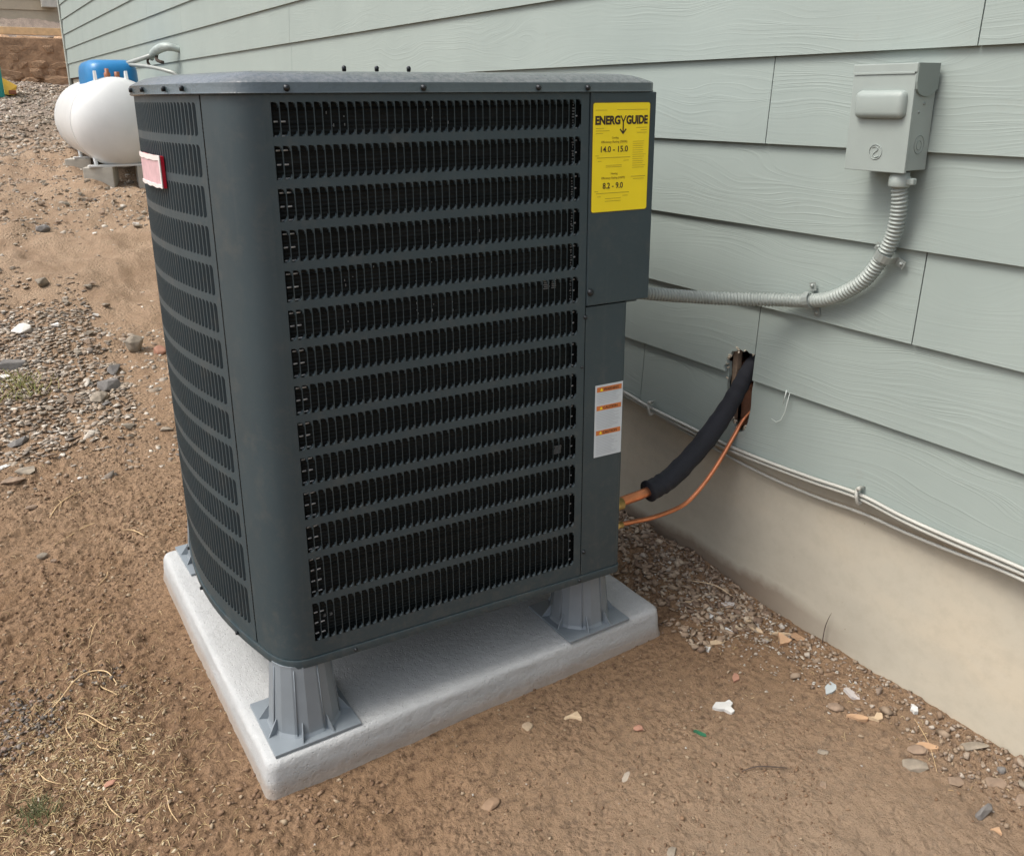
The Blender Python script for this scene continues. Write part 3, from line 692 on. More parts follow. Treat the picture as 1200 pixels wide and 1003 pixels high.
for r in np.linspace(.05, .31, 12):
    P = [(c0[0] + r * math.cos(a), c0[1] + r * math.sin(a), 1.2535) for a in np.linspace(0, 2 * math.pi, 37)]
    vs_, fs_ = tube_data(P, .0014, 5, None, False); V_ = [bm.verts.new(v) for v in vs_]; [bm.faces.new([V_[i] for i in f]) for f in fs_]
for k in range(8):
    a = math.pi * 2 * k / 8 + .2; vs_, fs_ = tube_data([(c0[0] + .04 * math.cos(a), c0[1] + .04 * math.sin(a), 1.251), (c0[0] + .31 * math.cos(a), c0[1] + .31 * math.sin(a), 1.251)], .002, 5)
    V_ = [bm.verts.new(v) for v in vs_]; [bm.faces.new([V_[i] for i in f]) for f in fs_]
bobj('fan_guard', bm, 'rubber', cap)
for u in (.218, .283, .349): lathe('motor_bolt', [(.0001, 1.250), (.0026, 1.250), (.0026, 1.262), (.0042, 1.263), (.0046, 1.270), (.0026, 1.2725), (.0001, 1.2730)], 'screw', cap, 8, 'Z', (u, .30, 0))
bm = bmesh.new()
for k in range(3):
    a0 = 2 * math.pi * k / 3; V_ = []
    for r, t0, t1, z0_, z1_ in ((.06, 0, .7, 1.16, 1.19), (.15, -.05, .75, 1.15, 1.20), (.23, -.1, .8, 1.15, 1.20), (.295, 0, .7, 1.155, 1.195)):
        V_.append([bm.verts.new((c0[0] + r * math.cos(a0 + t0), c0[1] + r * math.sin(a0 + t0), z0_)), bm.verts.new((c0[0] + r * math.cos(a0 + (t0 + t1) / 2), c0[1] + r * math.sin(a0 + (t0 + t1) / 2), (z0_ + z1_) / 2 + .006)), bm.verts.new((c0[0] + r * math.cos(a0 + t1), c0[1] + r * math.sin(a0 + t1), z1_))])
    for i in range(3):
        for j in range(2): bm.faces.new((V_[i][j], V_[i][j + 1], V_[i + 1][j + 1], V_[i + 1][j]))
bobj('fan_blades', bm, 'rubber', AC)
lathe('fan_motor', [(.0001, 1.10), (.07, 1.10), (.075, 1.12), (.075, 1.225), (.06, 1.245), (.0001, 1.248)], 'rubber', AC, 24, 'Z', (c0[0], c0[1], 0))
# screws
def screw(u, v, z, r=.0042, name='screw'):
    return lathe(name, [(.0001, -.0045), (r * .75, -.0042), (r, -.003), (r, -.0008), (r * 1.25, -.0006), (r * 1.25, .0012)], 'screw', AC, 8, 'Y', (u, v, z))
for u in (.026, .249, .465): screw(u, -.0065, 1.2295)
screw(.567, -.0065, 1.229)
for u, z in ((.584, .853), ): screw(u, -.0035, z, .006)
screw(.575, 0, .8045, .0035); screw(.569, 0, .704, .0022); screw(.583, 0, .292, .0035); screw(.572, -.003, .2285, .0030); screw(.075, -.003, .2285, .0030)
for v in (.13, .20, .32, .44): 
    p = (lu(v) - .0070, v); lathe('screw', [(.0001, -.0045), (.0035, -.0042), (.0044, -.003), (.0044, .001)], 'screw', AC, 8, 'X', (p[0], p[1], 1.2305))
for v in (.16, .36, .55): lathe('screw', [(.0001, -.0045), (.0032, -.0042), (.004, -.003), (.004, .001)], 'screw', AC, 8, 'X', (lu(v) - .0032, v, .2275))

# lettering helper
def text(body, size, mat, parent, loc, name='lettering', bold=0, sx=1.0, align='LEFT', rot=(math.pi / 2, 0, 0)):
    cu = bpy.data.curves.new('t', 'FONT'); cu.body = body; cu.size = size; cu.align_x = align; cu.extrude = .0001; cu.offset = bold
    ob = bpy.data.objects.new('t', cu); C.objects.link(ob); dg = bpy.context.evaluated_depsgraph_get()
    me = bpy.data.meshes.new_from_object(ob.evaluated_get(dg)); bpy.data.objects.remove(ob)
    me.materials.clear(); o = link(name, me, mat, parent); o.location = loc; o.rotation_euler = rot; o.scale = (sx, 1, 1)
    return o
# yellow label on the electrical cover
Lx0, Lx1, Lz0, Lz1 = .5815, .7085, 1.0055, 1.2025
def rr2(x0, z0, x1, z1, r):
    return [(cx + r * math.cos(math.radians(a)), cz + r * math.sin(math.radians(a))) for cx, cz, s in ((x1 - r, z0 + r, -90), (x1 - r, z1 - r, 0), (x0 + r, z1 - r, 90), (x0 + r, z0 + r, 180)) for a in (s, s + 30, s + 60, s + 90)]
yb = prism('label_border', rr2(Lx0 - .0016, Lz0 - .0016, Lx1 + .0016, Lz1 + .0016, .005), lambda p, t: (p[0], -.0028 - .0002 * (1 - t), p[1]), simple('brownish_label_edge', (.10, .065, .02), .5), AC)
yl = prism('energy_label', rr2(Lx0, Lz0, Lx1, Lz1, .004), lambda p, t: (p[0], -.0031 - .0003 * (1 - t), p[1]), 'yellow', AC)
yv = -.0037
def T(s, size, x, z, **k): text(s, size, k.pop('mat', 'ink'), yl, (x, yv, z), **k)
def fit_text(s, size, x0, x1, z, bold, mat='ink', par=None, v=None, name='lettering'):
    o = text(s, size, mat, par or yl, (0, v if v is not None else yv, z), name, bold)
    xs = [q.co.x for q in o.data.vertices]; w = max(xs) - min(xs); o.scale = ((x1 - x0) / w, 1, 1); o.location.x = x0 - min(xs) * (x1 - x0) / w
fit_text('ENERG', .0205, Lx0 + .0045, Lx0 + .0600, Lz1 - .0375, .00095)
fit_text('GUIDE', .0205, Lx0 + .0735, Lx1 - .0045, Lz1 - .0375, .00095)
# the Y whose stem becomes an arrow
yx = Lx0 + .0668; zt = Lz1 - .0225
prism('lettering', [(yx - .0070, zt), (yx - .0045, zt), (yx, zt - .0085), (yx + .0045, zt), (yx + .0070, zt), (yx + .0013, zt - .0115), (yx + .0013, zt - .0285), (yx + .0060, zt - .0235), (yx + .0078, zt - .0250), (yx, zt - .0340), (yx - .0078, zt - .0250), (yx - .0060, zt - .0235), (yx - .0013, zt - .0285), (yx - .0013, zt - .0115)], lambda p, t: (p[0], -.0034 - .0004 * (1 - t), p[1]), 'ink', yl)
fit_text('Cooling', .0052, Lx0 + .042, Lx0 + .057, Lz1 - .0635, .00004, 'inkfaint'); fit_text('Efficiency Rating (SEER)', .0056, Lx0 + .019, Lx0 + .077, Lz1 - .0710, .00008, 'inkfaint')
fit_text('14.0 - 15.0', .0150, Lx0 + .018, Lx0 + .079, Lz1 - .0875, .00022)
fit_text('Heating', .0052, Lx0 + .042, Lx0 + .057, Lz1 - .1285, .00004, 'inkfaint'); fit_text('Efficiency Rating (HSPF)', .0056, Lx0 + .021, Lx0 + .074, Lz1 - .1365, .00008, 'inkfaint')
fit_text('8.2 - 9.0', .0150, Lx0 + .024, Lx0 + .070, Lz1 - .1540, .00022)
bm = bmesh.new(); rr = random.Random(5)
def pl(x0, x1, z, h=.0007): bx(bm, (Lx0 + x0, -.0037, Lz1 - z), (Lx0 + x1, -.0034, Lz1 - z + h))
pl(.005, .03, .013); pl(.052, .122, .0125)
for i in range(3): pl(.006, .006 + (.018, .030, .016)[i], .045 + .0045 * i); pl(.121 - (.024, .014, .022)[i], .121, .045 + .0045 * i)
for z in (.098, .163): pl(.010, .085, z, .0009); pl(.006, .014, z - .004); pl(.012, .020, z + .006); pl(.07, .082, z + .006)
for z in (.112, .115, .173, .178): pl(.03, .066, z)
for i in range(13): pl(.090, .121 - rr.uniform(0, .008), .070 + .0040 * i, .0006)
pl(.088, .121, .1345, .0010); pl(.093, .119, .139)
bobj('fine_print', bm, 'inkfaint', yl)
# white warning label on the service panel
Wx0, Wx1, Wz0, Wz1 = .6025, .6700, .5030, .6590
wl = prism('warning_label', [(Wx0, Wz0), (Wx1, Wz0), (Wx1, Wz1), (Wx0, Wz1)], lambda p, t: (p[0], .0000 - .0003 * (1 - t), p[1]), 'white', AC)
for z0_, z1_ in ((.644, .6545), (.6045, .6145), (.551, .561)):
    box('orange_band', (Wx0 + .004, -.0008, z0_), (Wx1 - .0035, -.0004, z1_), 'orange', wl)
    text('CAUTION' if z0_ < .64 else 'WARNING', .0078, 'ink', wl, (Wx0 + .020, -.0010, z0_ + .0025), 'lettering', .0001)
    prism('warning_triangle', [(Wx0 + .0115, z0_ + .0022), (Wx0 + .0185, z0_ + .0022), (Wx0 + .015, z0_ + .0085)], lambda p, t: (p[0], -.0010 + .0002 * t, p[1]), 'yellow', wl)
bm = bmesh.new()
for a, b in ((.6175, .641), (.5645, .601), (.508, .547)):
    z = b
    while z > a:
        bx(bm, (Wx0 + .005, -.0007, z - .0009), (Wx1 - .005 - rr.uniform(0, .02), -.0004, z)); z -= .0034
bobj('fine_print', bm, 'greyink', wl)
# red badge with pink plate on the bulged side
def fb(s, d, z): return fnL(s, -d, z)
def arcplate(name, s0, s1, z0_, z1_, d0, d1, mat, n=10, wav=0, slope=0):
    vs = []; fs = []
    for i in range(n + 1):
        s = s0 + (s1 - s0) * i / n; w = wav * math.sin(i * 2.1)
        dz = slope * i / n
        for d, z in ((d0, z0_ + w + dz), (d1, z0_ + w + dz), (d1, z1_ + w * .5 + dz), (d0, z1_ + w * .5 + dz)): vs.append(fb(s, d, z))
    for i in range(n):
        for k in range(4): fs.append((i * 4 + k, i * 4 + (k + 1) % 4, (i + 1) * 4 + (k + 1) % 4, (i + 1) * 4 + k))
    fs += [(0, 1, 2, 3), (n * 4 + 3, n * 4 + 2, n * 4 + 1, n * 4)]
    return mesh(name, vs, fs, mat, AC)
bd = arcplate('badge_frame', .262, .425, 1.066, 1.120, .001, .0065, 'red')
for a in (arcplate('badge_plate', .265, .422, 1.070, 1.1165, .0065, .0074, 'pink'), arcplate('badge_film', .263, .424, 1.1125, 1.1215, .0074, .0090, 'film', 10, .0008), arcplate('badge_film', .264, .424, 1.0655, 1.0715, .0074, .0090, 'film', 10, .0010), arcplate('badge_film', .262, .268, 1.066, 1.1205, .0074, .0090, 'film', 2)):
    a.parent = bd
# brass service valves on the wall side
lathe('service_valve', [(.0001, 0), (.016, 0), (.016, .014), (.0135, .016), (.0135, .030), (.0001, .030)], 'brass', AC, 16, 'X', (UR + .016, .0615, .3445))
lathe('service_valve', [(.0001, 0), (.010, 0), (.010, .016), (.0075, .020), (.0075, .032), (.0001, .032)], 'brass', AC, 16, 'X', (UR + .012, .0555, .2950))
lathe('valve_cap', [(.0001, 0), (.013, 0), (.013, .020), (.0001, .020)], 'rubber', AC, 12, 'X', (UR - .002, .055, .2705))

# ------------------------------------------------------------------ refrigerant lines
lineset = thing('insulated_pipe', 'thick copper pipe in black foam insulation entering the hole in the siding', 'insulated pipe', (-.35, 1.36, .345))
def rel(P, o): return [tuple(Vector(p) - Vector(o)) for p in P]
LO = (-.35, 1.36, .345)
tube('copper_pipe', rel([(-.39, 1.356, .3445), (-.33, 1.36, .3455), (-.29, 1.36, .347), (-.24, 1.36, .354), (-.19, 1.36, .372)], LO), .0112, 'copper', lineset, 14, 4)
sl = [(-.268, 1.36, .3495), (-.232, 1.36, .356), (-.189, 1.36, .372), (-.112, 1.36, .423), (-.050, 1.358, .483), (-.014, 1.350, .540), (.010, 1.3445, .585), (.036, 1.338, .618), (.07, 1.328, .645), (.10, 1.32, .66)]
P = catmull(rel(sl, LO), 7); n_ = len(P)
rad = [.90 * (1 - .18 * min(1, max(0, (i - 24) / 14))) * (.0265 + .0018 * math.sin(i * 1.7) * random.random() + (.0018 if i < 2 else 0)) for i in range(n_)]
tube('foam_sleeve', P, rad, 'foam', lineset, 20)
cuo = tube('copper_line', [(-.392, 1.357, .2955), (-.354, 1.352, .294), (-.309, 1.35, .290), (-.245, 1.35, .285), (-.166, 1.35, .291), (-.113, 1.35, .320), (-.061, 1.35, .369), (-.012, 1.35, .430), (.012, 1.349, .462), (.05, 1.348, .49)], .0052, 'copper', None, 12, 6)
tag(cuo, 'thin bare copper line curving below the black foam sleeve into the wall', 'copper pipe')

# ------------------------------------------------------------------ disconnect box, conduit, straps
DB = thing('disconnect_box', 'grey metal electrical disconnect box mounted on the siding', 'electrical box', (0, .96, 1.08))
# local: x out of wall is negative, y along the wall, z up; box spans y 0..0.12
y0_, y1_ = -.0065, .1165
box('enclosure', (-.058, y0_, .003), (-.001, y1_, .176), 'galv', DB, .0015)
cv = box('cover', (-.0645, y0_ - .001, -.001), (-.0578, y1_ + .002, .168), 'galv', DB, .0015)
box('rain_hood', (-.0655, y0_ - .003, .1705), (-.001, y1_ + .003, .186), 'galv', DB, .0015)
box('rain_hood_lip', (-.0665, y0_ + .001, .168), (-.0645, y1_ + .0005, .172), 'galv', DB, .0006)
# D-shaped hinge ear on the side facing the viewer
P = [(-.064, .186), (-.002, .186), (-.002, .140)] + [(-.033 + .030 * math.cos(a), .148 + .018 * math.sin(a)) for a in np.linspace(-.3, -math.pi + .3, 7)] + [(-.064, .155)]
prism('hinge_ear', P, lambda p, t: (p[0], y0_ - .0045 + .004 * t, p[1]), 'galvdark', DB)
for z in (.118, .104): lathe('rivet', [(.0001, -.002), (.0025, -.0015), (.003, 0), (.003, .001)], 'galvdark', DB, 8, 'Y', (-.030 + (.118 - z) * -.9, y0_, z))
vs_, fs_ = tube_data([(-.030 + .014 * math.cos(a), y0_ - .0002, .048 + .016 * math.sin(a)) for a in np.linspace(0, 2 * math.pi, 25)], .0009, 5, None, False)
mesh('knockout_ring', vs_, fs_, 'galvdark', DB, True)
vs_, fs_ = tube_data([(-.030 + .007 * math.cos(a), y0_ - .0002, .047 + .008 * math.sin(a)) for a in np.linspace(0, 2 * math.pi, 25)], .0007, 5, None, False)
mesh('knockout_ring', vs_, fs_, 'galvdark', DB, True)
bm = bmesh.new(); bx(bm, (-.079, .003, .0925), (-.052, .1035, .141)); bmesh.ops.bevel(bm, geom=bm.edges[:], offset=.0115, segments=6, affect='EDGES', profile=.5)
bobj('handle_boss', bm, 'galv', cv, True)
P = [(-.0652, .055 + .013 * math.cos(a), .034 + .013 * math.sin(a)) for a in np.linspace(0, 2 * math.pi, 33)]
vs_, fs_ = tube_data(P, .0007, 5, None, False); mesh('embossed_emblem', vs_, fs_, 'galv', cv, True)
tube('embossed_emblem', [(-.0652, .0625, .041), (-.0652, .055, .0435), (-.0652, .050, .039), (-.0652, .055, .034), (-.0652, .060, .029), (-.0652, .055, .0245), (-.0652, .0475, .027)], .0008, 'galv', cv, 5, 5)
# conduit with connector
CO = (-.04, .976, 1.078)
cd = thing('flexible_conduit', 'grey corrugated flexible conduit looping from the disconnect box to the air conditioner', 'conduit', CO)
path = [(-.040, .976, 1.066), (-.036, .9765, 1.048), (-.031, .976, 1.02), (-.027, .980, .985), (-.023, .989, .952), (-.021, 1.008, .912), (-.020, 1.038, .868), (-.020, 1.080, .8345), (-.020, 1.124, .812), (-.021, 1.175, .800), (-.033, 1.229, .7925), (-.066, 1.285, .787), (-.122, 1.327, .7885), (-.19, 1.358, .796), (-.26, 1.379, .806), (-.318, 1.396, .815), (-.37, 1.41, .822)]
P0 = catmull(rel(path, CO), 40)
# resample evenly
L = [0]
for a, b in zip(P0[:-1], P0[1:]): L.append(L[-1] + (b - a).length)
tot = L[-1]; N_ = int(tot / .00125); P1 = []
j = 0
for i in range(N_ + 1):
    s = tot * i / N_
    while j < len(L) - 2 and L[j + 1] < s: j += 1
    t_ = (s - L[j]) / max(1e-9, L[j + 1] - L[j]); P1.append(P0[j].lerp(P0[j + 1], min(1, t_)))
tube('corrugated_tube', P1, .0134, 'conduit', cd, 20, 0, (.0076, .0016))
lathe('connector', [(.0001, -.001), (.0175, -.001), (.0185, .001), (.0185, .017), (.0165, .019), (.0165, .026), (.0001, .026)], 'galv', cd, 20, 'Z', (0, 0, -.024))
box('clamp_ear', (-.006, -.031, -.020), (.006, -.016, -.008), 'galv', cd, .003)
def strap(c, d, label):
    """one-hole style strap: band round the conduit with two ears on the wall"""
    t = thing('conduit_strap', label, 'strap', c, 0, 'straps holding the conduit to the siding')
    d = Vector((0, d[0], d[1])).normalized(); n = Vector((0, -d.y if False else -d.z, d.y)); out = Vector((-1, 0, 0))
    pts = [(n * .036 + out * -.017), (n * .0175 + out * -.017), (n * .0168 + out * .004)] + [(n * .0168 * math.cos(a) + out * (.0168 * math.sin(a) + .001)) for a in np.linspace(.3, math.pi - .3, 7)] + [(n * -.0168 + out * .004), (n * -.0175 + out * -.017), (n * -.036 + out * -.017)]
    vs = []; fs = []; w = .0075
    for p in pts:
        for s in (-1, 1): vs.append(p + d * w * s); vs.append(p + d * w * s + (out * .0014 if abs(p.dot(n)) > .017 else p.normalized() * .0014))
    for i in range(len(pts) - 1):
        for a, b in ((0, 2), (2, 3), (3, 1), (1, 0)): fs.append((i * 4 + a, i * 4 + b, (i + 1) * 4 + b, (i + 1) * 4 + a))
    fs += [(0, 1, 3, 2), tuple(len(vs) - 4 + k for k in (0, 2, 3, 1))]
    mesh('band', vs, fs, 'strap', t)
    for s in (-1, 1):
        p = n * .029 * s + out * -.015; lathe('screw', [(.0001, -.004), (.003, -.0035), (.004, -.001), (.004, .002)], 'strap', t, 8, 'X', tuple(p))
strap((-.020, 1.001, .920), (.045, -.09), 'grey strap on the rising part of the conduit, nearer the disconnect box')
strap((-.0205, 1.162, .8035), (.1, -.03), 'grey strap where the conduit bends away toward the air conditioner')

# ------------------------------------------------------------------ propane tank
TK = thing('propane_tank', 'horizontal white propane tank with blue dome hood standing beside the house', 'propane tank', (-.45, 6.62, 0), -.03)
ZC, TR, TL = 1.052, .305, 1.85
prof = [(TR * math.cos(a), -TR * .62 * math.sin(a)) for a in np.linspace(math.pi / 2 - .02, 0, 14)]
prof = [(r, h + 0.19) for r, h in prof] + [(TR * math.cos(a), TL - .19 + TR * .62 * math.sin(a)) for a in np.linspace(0, math.pi / 2 - .02, 14)]
lathe('tank_body', prof, 'tank', TK, 48, 'Y', (0, 0, ZC))
for y in (.22, TL - .22):
    vs_, fs_ = tube_data([(TR * 1.001 * math.cos(a), y, ZC + TR * 1.001 * math.sin(a)) for a in np.linspace(0, 2 * math.pi, 49)], .004, 5, None, False); mesh('weld_seam', vs_, fs_, 'tank', TK, True)
# hood: rounded box with an arched lower lip
def hood(w, l, zb, zt, yo):
    vs = []; fs = []; nu = 36; lv = [(1.0, 0), (1.0, .35), (.99, .62), (.95, .8), (.86, .92), (.68, .985), (.4, 1.0), (.05, 1.0)]
    for sc, h in lv:
        for k in range(nu):
            a = 2 * math.pi * k / nu; c, s = math.cos(a), math.sin(a); e = .45
            x = w * sc * math.copysign(abs(c) ** e, c); y = l * sc * math.copysign(abs(s) ** e, s)
            low = zb + .055 * (1 - min(1, abs(x) / w) ** 2) if h == 0 else 0
            vs.append((x + .045, yo + y, low if h == 0 else zb + .05 + (zt - zb - .05) * h))
    for i in range(len(lv) - 1):
        for k in range(nu): fs.append((i * nu + k, i * nu + (k + 1) % nu, (i + 1) * nu + (k + 1) % nu, (i + 1) * nu + k))
    fs.append(tuple((len(lv) - 1) * nu + k for k in range(nu)))
    return mesh('hood', vs, fs, 'blue', TK, True)
hood(.185, .36, 1.235, 1.49, .84)
for x in (-.11, .09):
    bm = bmesh.new(); bx(bm, (x - .008, .16, 1.29), (x + .008, .30, 1.40), 0); 
    for vtx in bm.verts:
        if vtx.co.z > 1.35: vtx.co.y = .23 + (vtx.co.y - .23) * .4; vtx.co.x = x + (vtx.co.x - x) * .9
    bobj('lifting_lug', bm, 'tank', TK)
lathe('valve', [(.0001, 1.33), (.022, 1.33), (.022, 1.39), (.014, 1.395), (.014, 1.42), (.0001, 1.42)], 'toyred', TK, 12, 'Z', (-.01, .40, 0))
lathe('valve', [(.0001, 1.33), (.018, 1.33), (.018, 1.40), (.0001, 1.40)], 'toyred', TK, 12, 'Z', (.06, .44, 0))
for y in (.12 + .02, 1.22):
    for s in (-1, 1):
        tube('leg', [(s * .19, y + .03, ZC - TR * .75), (s * .185, y + .02, .765)], .013, 'tank', TK, 8)
    tube('leg', [(-.12, y + .03, .772), (.03, y + .03, ZC - TR * .96)], .010, 'tank', TK, 8)
    box('foot_rail', (-.24, y - .03, .758), (.24, y + .05, .772), 'tank', TK, .002)
def cblock(x, y, z0_, z1_, label):
    t = box('concrete_block', (-.10, -.09, 0), (.095, .09, z1_ - z0_), 'block', None, .006); t.location = (x, y, z0_); t.rotation_euler = (0, 0, -.35 if x < -.5 else -.1)
    tag(t, label, 'concrete block', 'blocks under the propane tank')
cblock(-.600, 6.83, .56, .757, 'pale concrete block at the near end of the propane tank, under its left foot')
cblock(-.27, 6.80, .58, .757, 'concrete block at the near end of the propane tank, closest to the house')
cblock(-.600, 7.90, .66, .757, 'concrete block under the far end of the propane tank, away from the house')
cblock(-.24, 7.90, .66, .757, 'concrete block under the far end of the propane tank, beside the house')
# gas riser on the wall with hose to the hood
GR = (0, 7.0, 1.53)
gr = thing('gas_regulator', 'tape wrapped grey gas elbow on the siding above the propane tank', 'gas pipe', GR)
tube('wrapped_elbow', [(.015, -.26, .01), (-.05, -.24, .03), (-.09, -.18, .03), (-.12, -.08, .01), (-.13, -.01, -.01), (-.13, .04, -.04)], [.020, .027, .032, .030, .025, .016], 'foil', gr, 12, 4)
tube('hose', [(-.12, -.02, -.01), (-.20, .05, -.04), (-.30, .20, -.075), (-.40, .45, -.10), (-.43, .62, -.11)], .016, 'greypipe', gr, 10, 5)
tube('hose', [(-.30, .20, -.075), (-.20, .0, -.09), (-.10, -.22, -.125), (-.03, -.3, -.18), (.00, -.32, -.4)], .013, 'greypipe', gr, 10, 5)
tube('loose_tape', [(-.10, -.02, .0), (-.12, -.08, -.05), (-.09, -.14, -.07)], .012, 'twig', gr, 6, 3)
tube('loose_tape', [(-.12, .02, .0), (-.16, .04, -.05), (-.15, .02, -.09)], .009, 'twig', gr, 6, 3)

# ------------------------------------------------------------------ background: stone bank, timber, neighbour, toy
RW = thing('retaining_wall', 'low retaining wall of rough brown stones across the far end of the yard', 'wall', (0, 15.57, 1.4))
rr = random.Random(21); smesh = []
def hull_mesh(name, pts, bev=0):
    bm = bmesh.new(); [bm.verts.new(p) for p in pts]; r_ = bmesh.ops.convex_hull(bm, input=bm.verts[:])
    dead = [v for v in bm.verts if not v.link_faces]; bmesh.ops.delete(bm, geom=dead, context='VERTS')
    if bev: bmesh.ops.bevel(bm, geom=bm.edges[:], offset=bev, segments=1, affect='EDGES')
    bmesh.ops.recalc_face_normals(bm, faces=bm.faces[:]); me = bpy.data.meshes.new(name); bm.to_mesh(me); bm.free(); return me
for k in range(6):
    pts = []
    for q in range(26):
        v_ = Vector((rr.gauss(0, 1), rr.gauss(0, 1), rr.gauss(0, 1))).normalized(); v_ = Vector([math.copysign(abs(c) ** .55, c) for c in v_]); pts.append((v_.x * .5 * rr.uniform(.85, 1.05), v_.y * .5, v_.z * .5 * rr.uniform(.85, 1.05)))
    me = hull_mesh('stone', pts); me.materials.append(MAT['bank'])
    smesh.append(me)
box('earth_core', (-3.6, -.075, -.05), (2.4, .14, .70), 'bank', RW, .02)
for row in range(6):
    x = -3.4 + rr.uniform(0, .2)
    while x < 2.2:
        w = rr.uniform(.18, .55); o = bpy.data.objects.new('stone', rr.choice(smesh)); C.objects.link(o); o.parent = RW
        o.location = (x + w / 2, rr.uniform(-.03, .03) + row * .015, .06 + row * .118); o.scale = (w * .98, .26, rr.uniform(.15, .20)); o.rotation_euler = (0, rr.uniform(-.12, .12), rr.uniform(-.1, .1)); x += w * .93
tag(box('timber', (-4.5, 15.75, 2.15), (2.6, 15.85, 2.255), 'lumber', None, .004), 'long yellow timber lying on top of the stone bank', 'timber')
NB = thing('neighbour_house', 'tan neighbouring house wall beyond the stone bank', 'house', (-2, 20, 2.6))
for i in range(14):
    z = .05 + .2 * i
    mesh('wall_board', [(-5, -.02, z), (7, -.02, z), (7, 0, z + .205), (-5, 0, z + .205), (-5, .0, z), (7, .0, z)], [(0, 1, 2, 3), (4, 5, 1, 0)], 'tanwall', NB)
box('wall_core', (-5, .005, -.3), (7, 4, 2.9), 'tanwall', NB)
box('foundation_strip', (-5.0, -.03, -.3), (7.0, 0, .048), 'block', NB)
tag(box('meter_box', (.47, 19.80, 2.90), (.74, 19.97, 3.2), 'offwhite', None, .01), 'small off white box on the tan neighbouring wall', 'utility box')
TY = thing('toy_slide', 'teal and yellow plastic play slide cut off at the left picture edge', 'toy', (-.85, 12.3, 1.22))
tube('side_panel', [(-.25, 0, .0), (-.20, 0, .20), (-.06, 0, .30)], .05, 'teal', TY, 8, 4); box('side_panel', (-.32, -.04, .0), (.035, .02, .40), 'teal', TY, .03)
bm = bmesh.new(); V_ = [bm.verts.new(p) for p in ((.04, .06, .24), (.18, .02, .15), (.165, .02, .11), (.13, 0, .04), (.04, 0, .05), (.04, .3, .24), (.19, .3, .15), (.165, .3, .11), (.13, .3, .04), (.04, .3, .05))]
for f in ((0, 1, 2, 3, 4), (9, 8, 7, 6, 5), (0, 5, 6, 1), (1, 6, 7, 2), (2, 7, 8, 3), (3, 8, 9, 4), (4, 9, 5, 0)): bm.faces.new([V_[i] for i in f])
bobj('slide_chute', bm, 'toyyellow', TY); box('red_trim', (.08, -.015, .05), (.16, .02, .10), 'toyred', TY, .01)

# ------------------------------------------------------------------ scattered stones, crumbs, straw
def variants(n, seed, npts=11, flat=.6):
    r = np.random.default_rng(seed); out = []
    for i in range(n):
        p = r.normal(size=(npts, 3)); p /= np.linalg.norm(p, axis=1)[:, None]; p *= r.uniform(.75, 1.05, (npts, 1)); p *= [1, r.uniform(.6, .95), flat * r.uniform(.6, 1.1)]
        me = hull_mesh('v', [tuple(q) for q in p]); bm = bmesh.new(); bm.from_mesh(me); bmesh.ops.triangulate(bm, faces=bm.faces[:])
        V = np.array([v.co[:] for v in bm.verts]); F = np.array([[v.index for v in f.verts] for f in bm.faces]); bm.free(); bpy.data.meshes.remove(me); out.append((V, F))
    return out
VAR = variants(14, 3)
VARF = variants(10, 5, 12, .32)
def scatter(name, xy, size, mat, label, var=VAR, sink=.25, seed=1, cat='stones', tilt=.35):
    r = np.random.default_rng(seed); Vs = []; Fs = []; off = 0; h = ground_h(xy[:, 0], xy[:, 1])
    for (x, y), s, z in zip(xy, size, h):
        V, F = var[r.integers(len(var))]; a = r.uniform(0, 6.28); b = r.normal(0, tilt); c_, s_ = math.cos(a), math.sin(a); cb, sb = math.cos(b), math.sin(b)
        R = np.array([[c_, -s_, 0], [s_, c_, 0], [0, 0, 1]]) @ np.array([[1, 0, 0], [0, cb, -sb], [0, sb, cb]])
        Vs.append((V * s) @ R.T + [x, y, z + s * sink]); Fs.append(F + off); off += len(V)
    o = npmesh(name, np.concatenate(Vs), np.concatenate(Fs), mat); tag(o, label, cat, None, 'stuff'); return o
R = np.random.default_rng(11)
def inpad(xy, m=.0): return (xy[:, 0] > PX0 - m) & (xy[:, 0] < PX1 + m) & (xy[:, 1] > PY0 - m) & (xy[:, 1] < PY1 + m)
def keep(xy, s, dens):
    k = R.random(len(xy)) < dens; return xy[k], s[k]
# gravel patches on the left slope
n = 17000; xy = np.stack([R.uniform(-3.0, -.05, n), R.uniform(2.9, 8.6, n)], 1); s = R.uniform(.006, .018, n) * (1 + 1.2 * (R.random(n) < .05))
d = np.clip(fbm(xy[:, 0], xy[:, 1], 1.3, 4) * 2.8 + .25 + .45 * np.exp(-((xy[:, 0] + 1.5) / .5) ** 2 - ((xy[:, 1] - 4.0) / .8) ** 2) + .5 * (xy[:, 1] > 5.5) * (xy[:, 1] < 7.4) - .9 * np.exp(-((xy[:, 1] - 5.15) / .2) ** 2) - .35 * (xy[:, 0] > -1.0) * (xy[:, 1] < 5.0), .02, 1)
xy, s = keep(xy, s, d); scatter('gravel', xy, s, 'gravel', 'mixed grey and brown gravel strewn over the slope left of the unit', seed=2, sink=-.05, cat='gravel')
n = 15000; xy = np.stack([R.uniform(-2.4, -1.05, n), R.uniform(3.1, 5.0, n)], 1); s = R.uniform(.005, .020, n)
d = np.clip(1.35 - np.hypot((xy[:, 0] + 1.55) / .50, (xy[:, 1] - 4.0) / .85) + fbm(xy[:, 0], xy[:, 1], 3, 3) * .7, 0, 1)
xy, s = keep(xy, s, d); scatter('gravel', xy, s, 'gravel', 'dense bed of broken slate gravel in the middle of the slope', VARF, seed=12, sink=.25, cat='gravel')
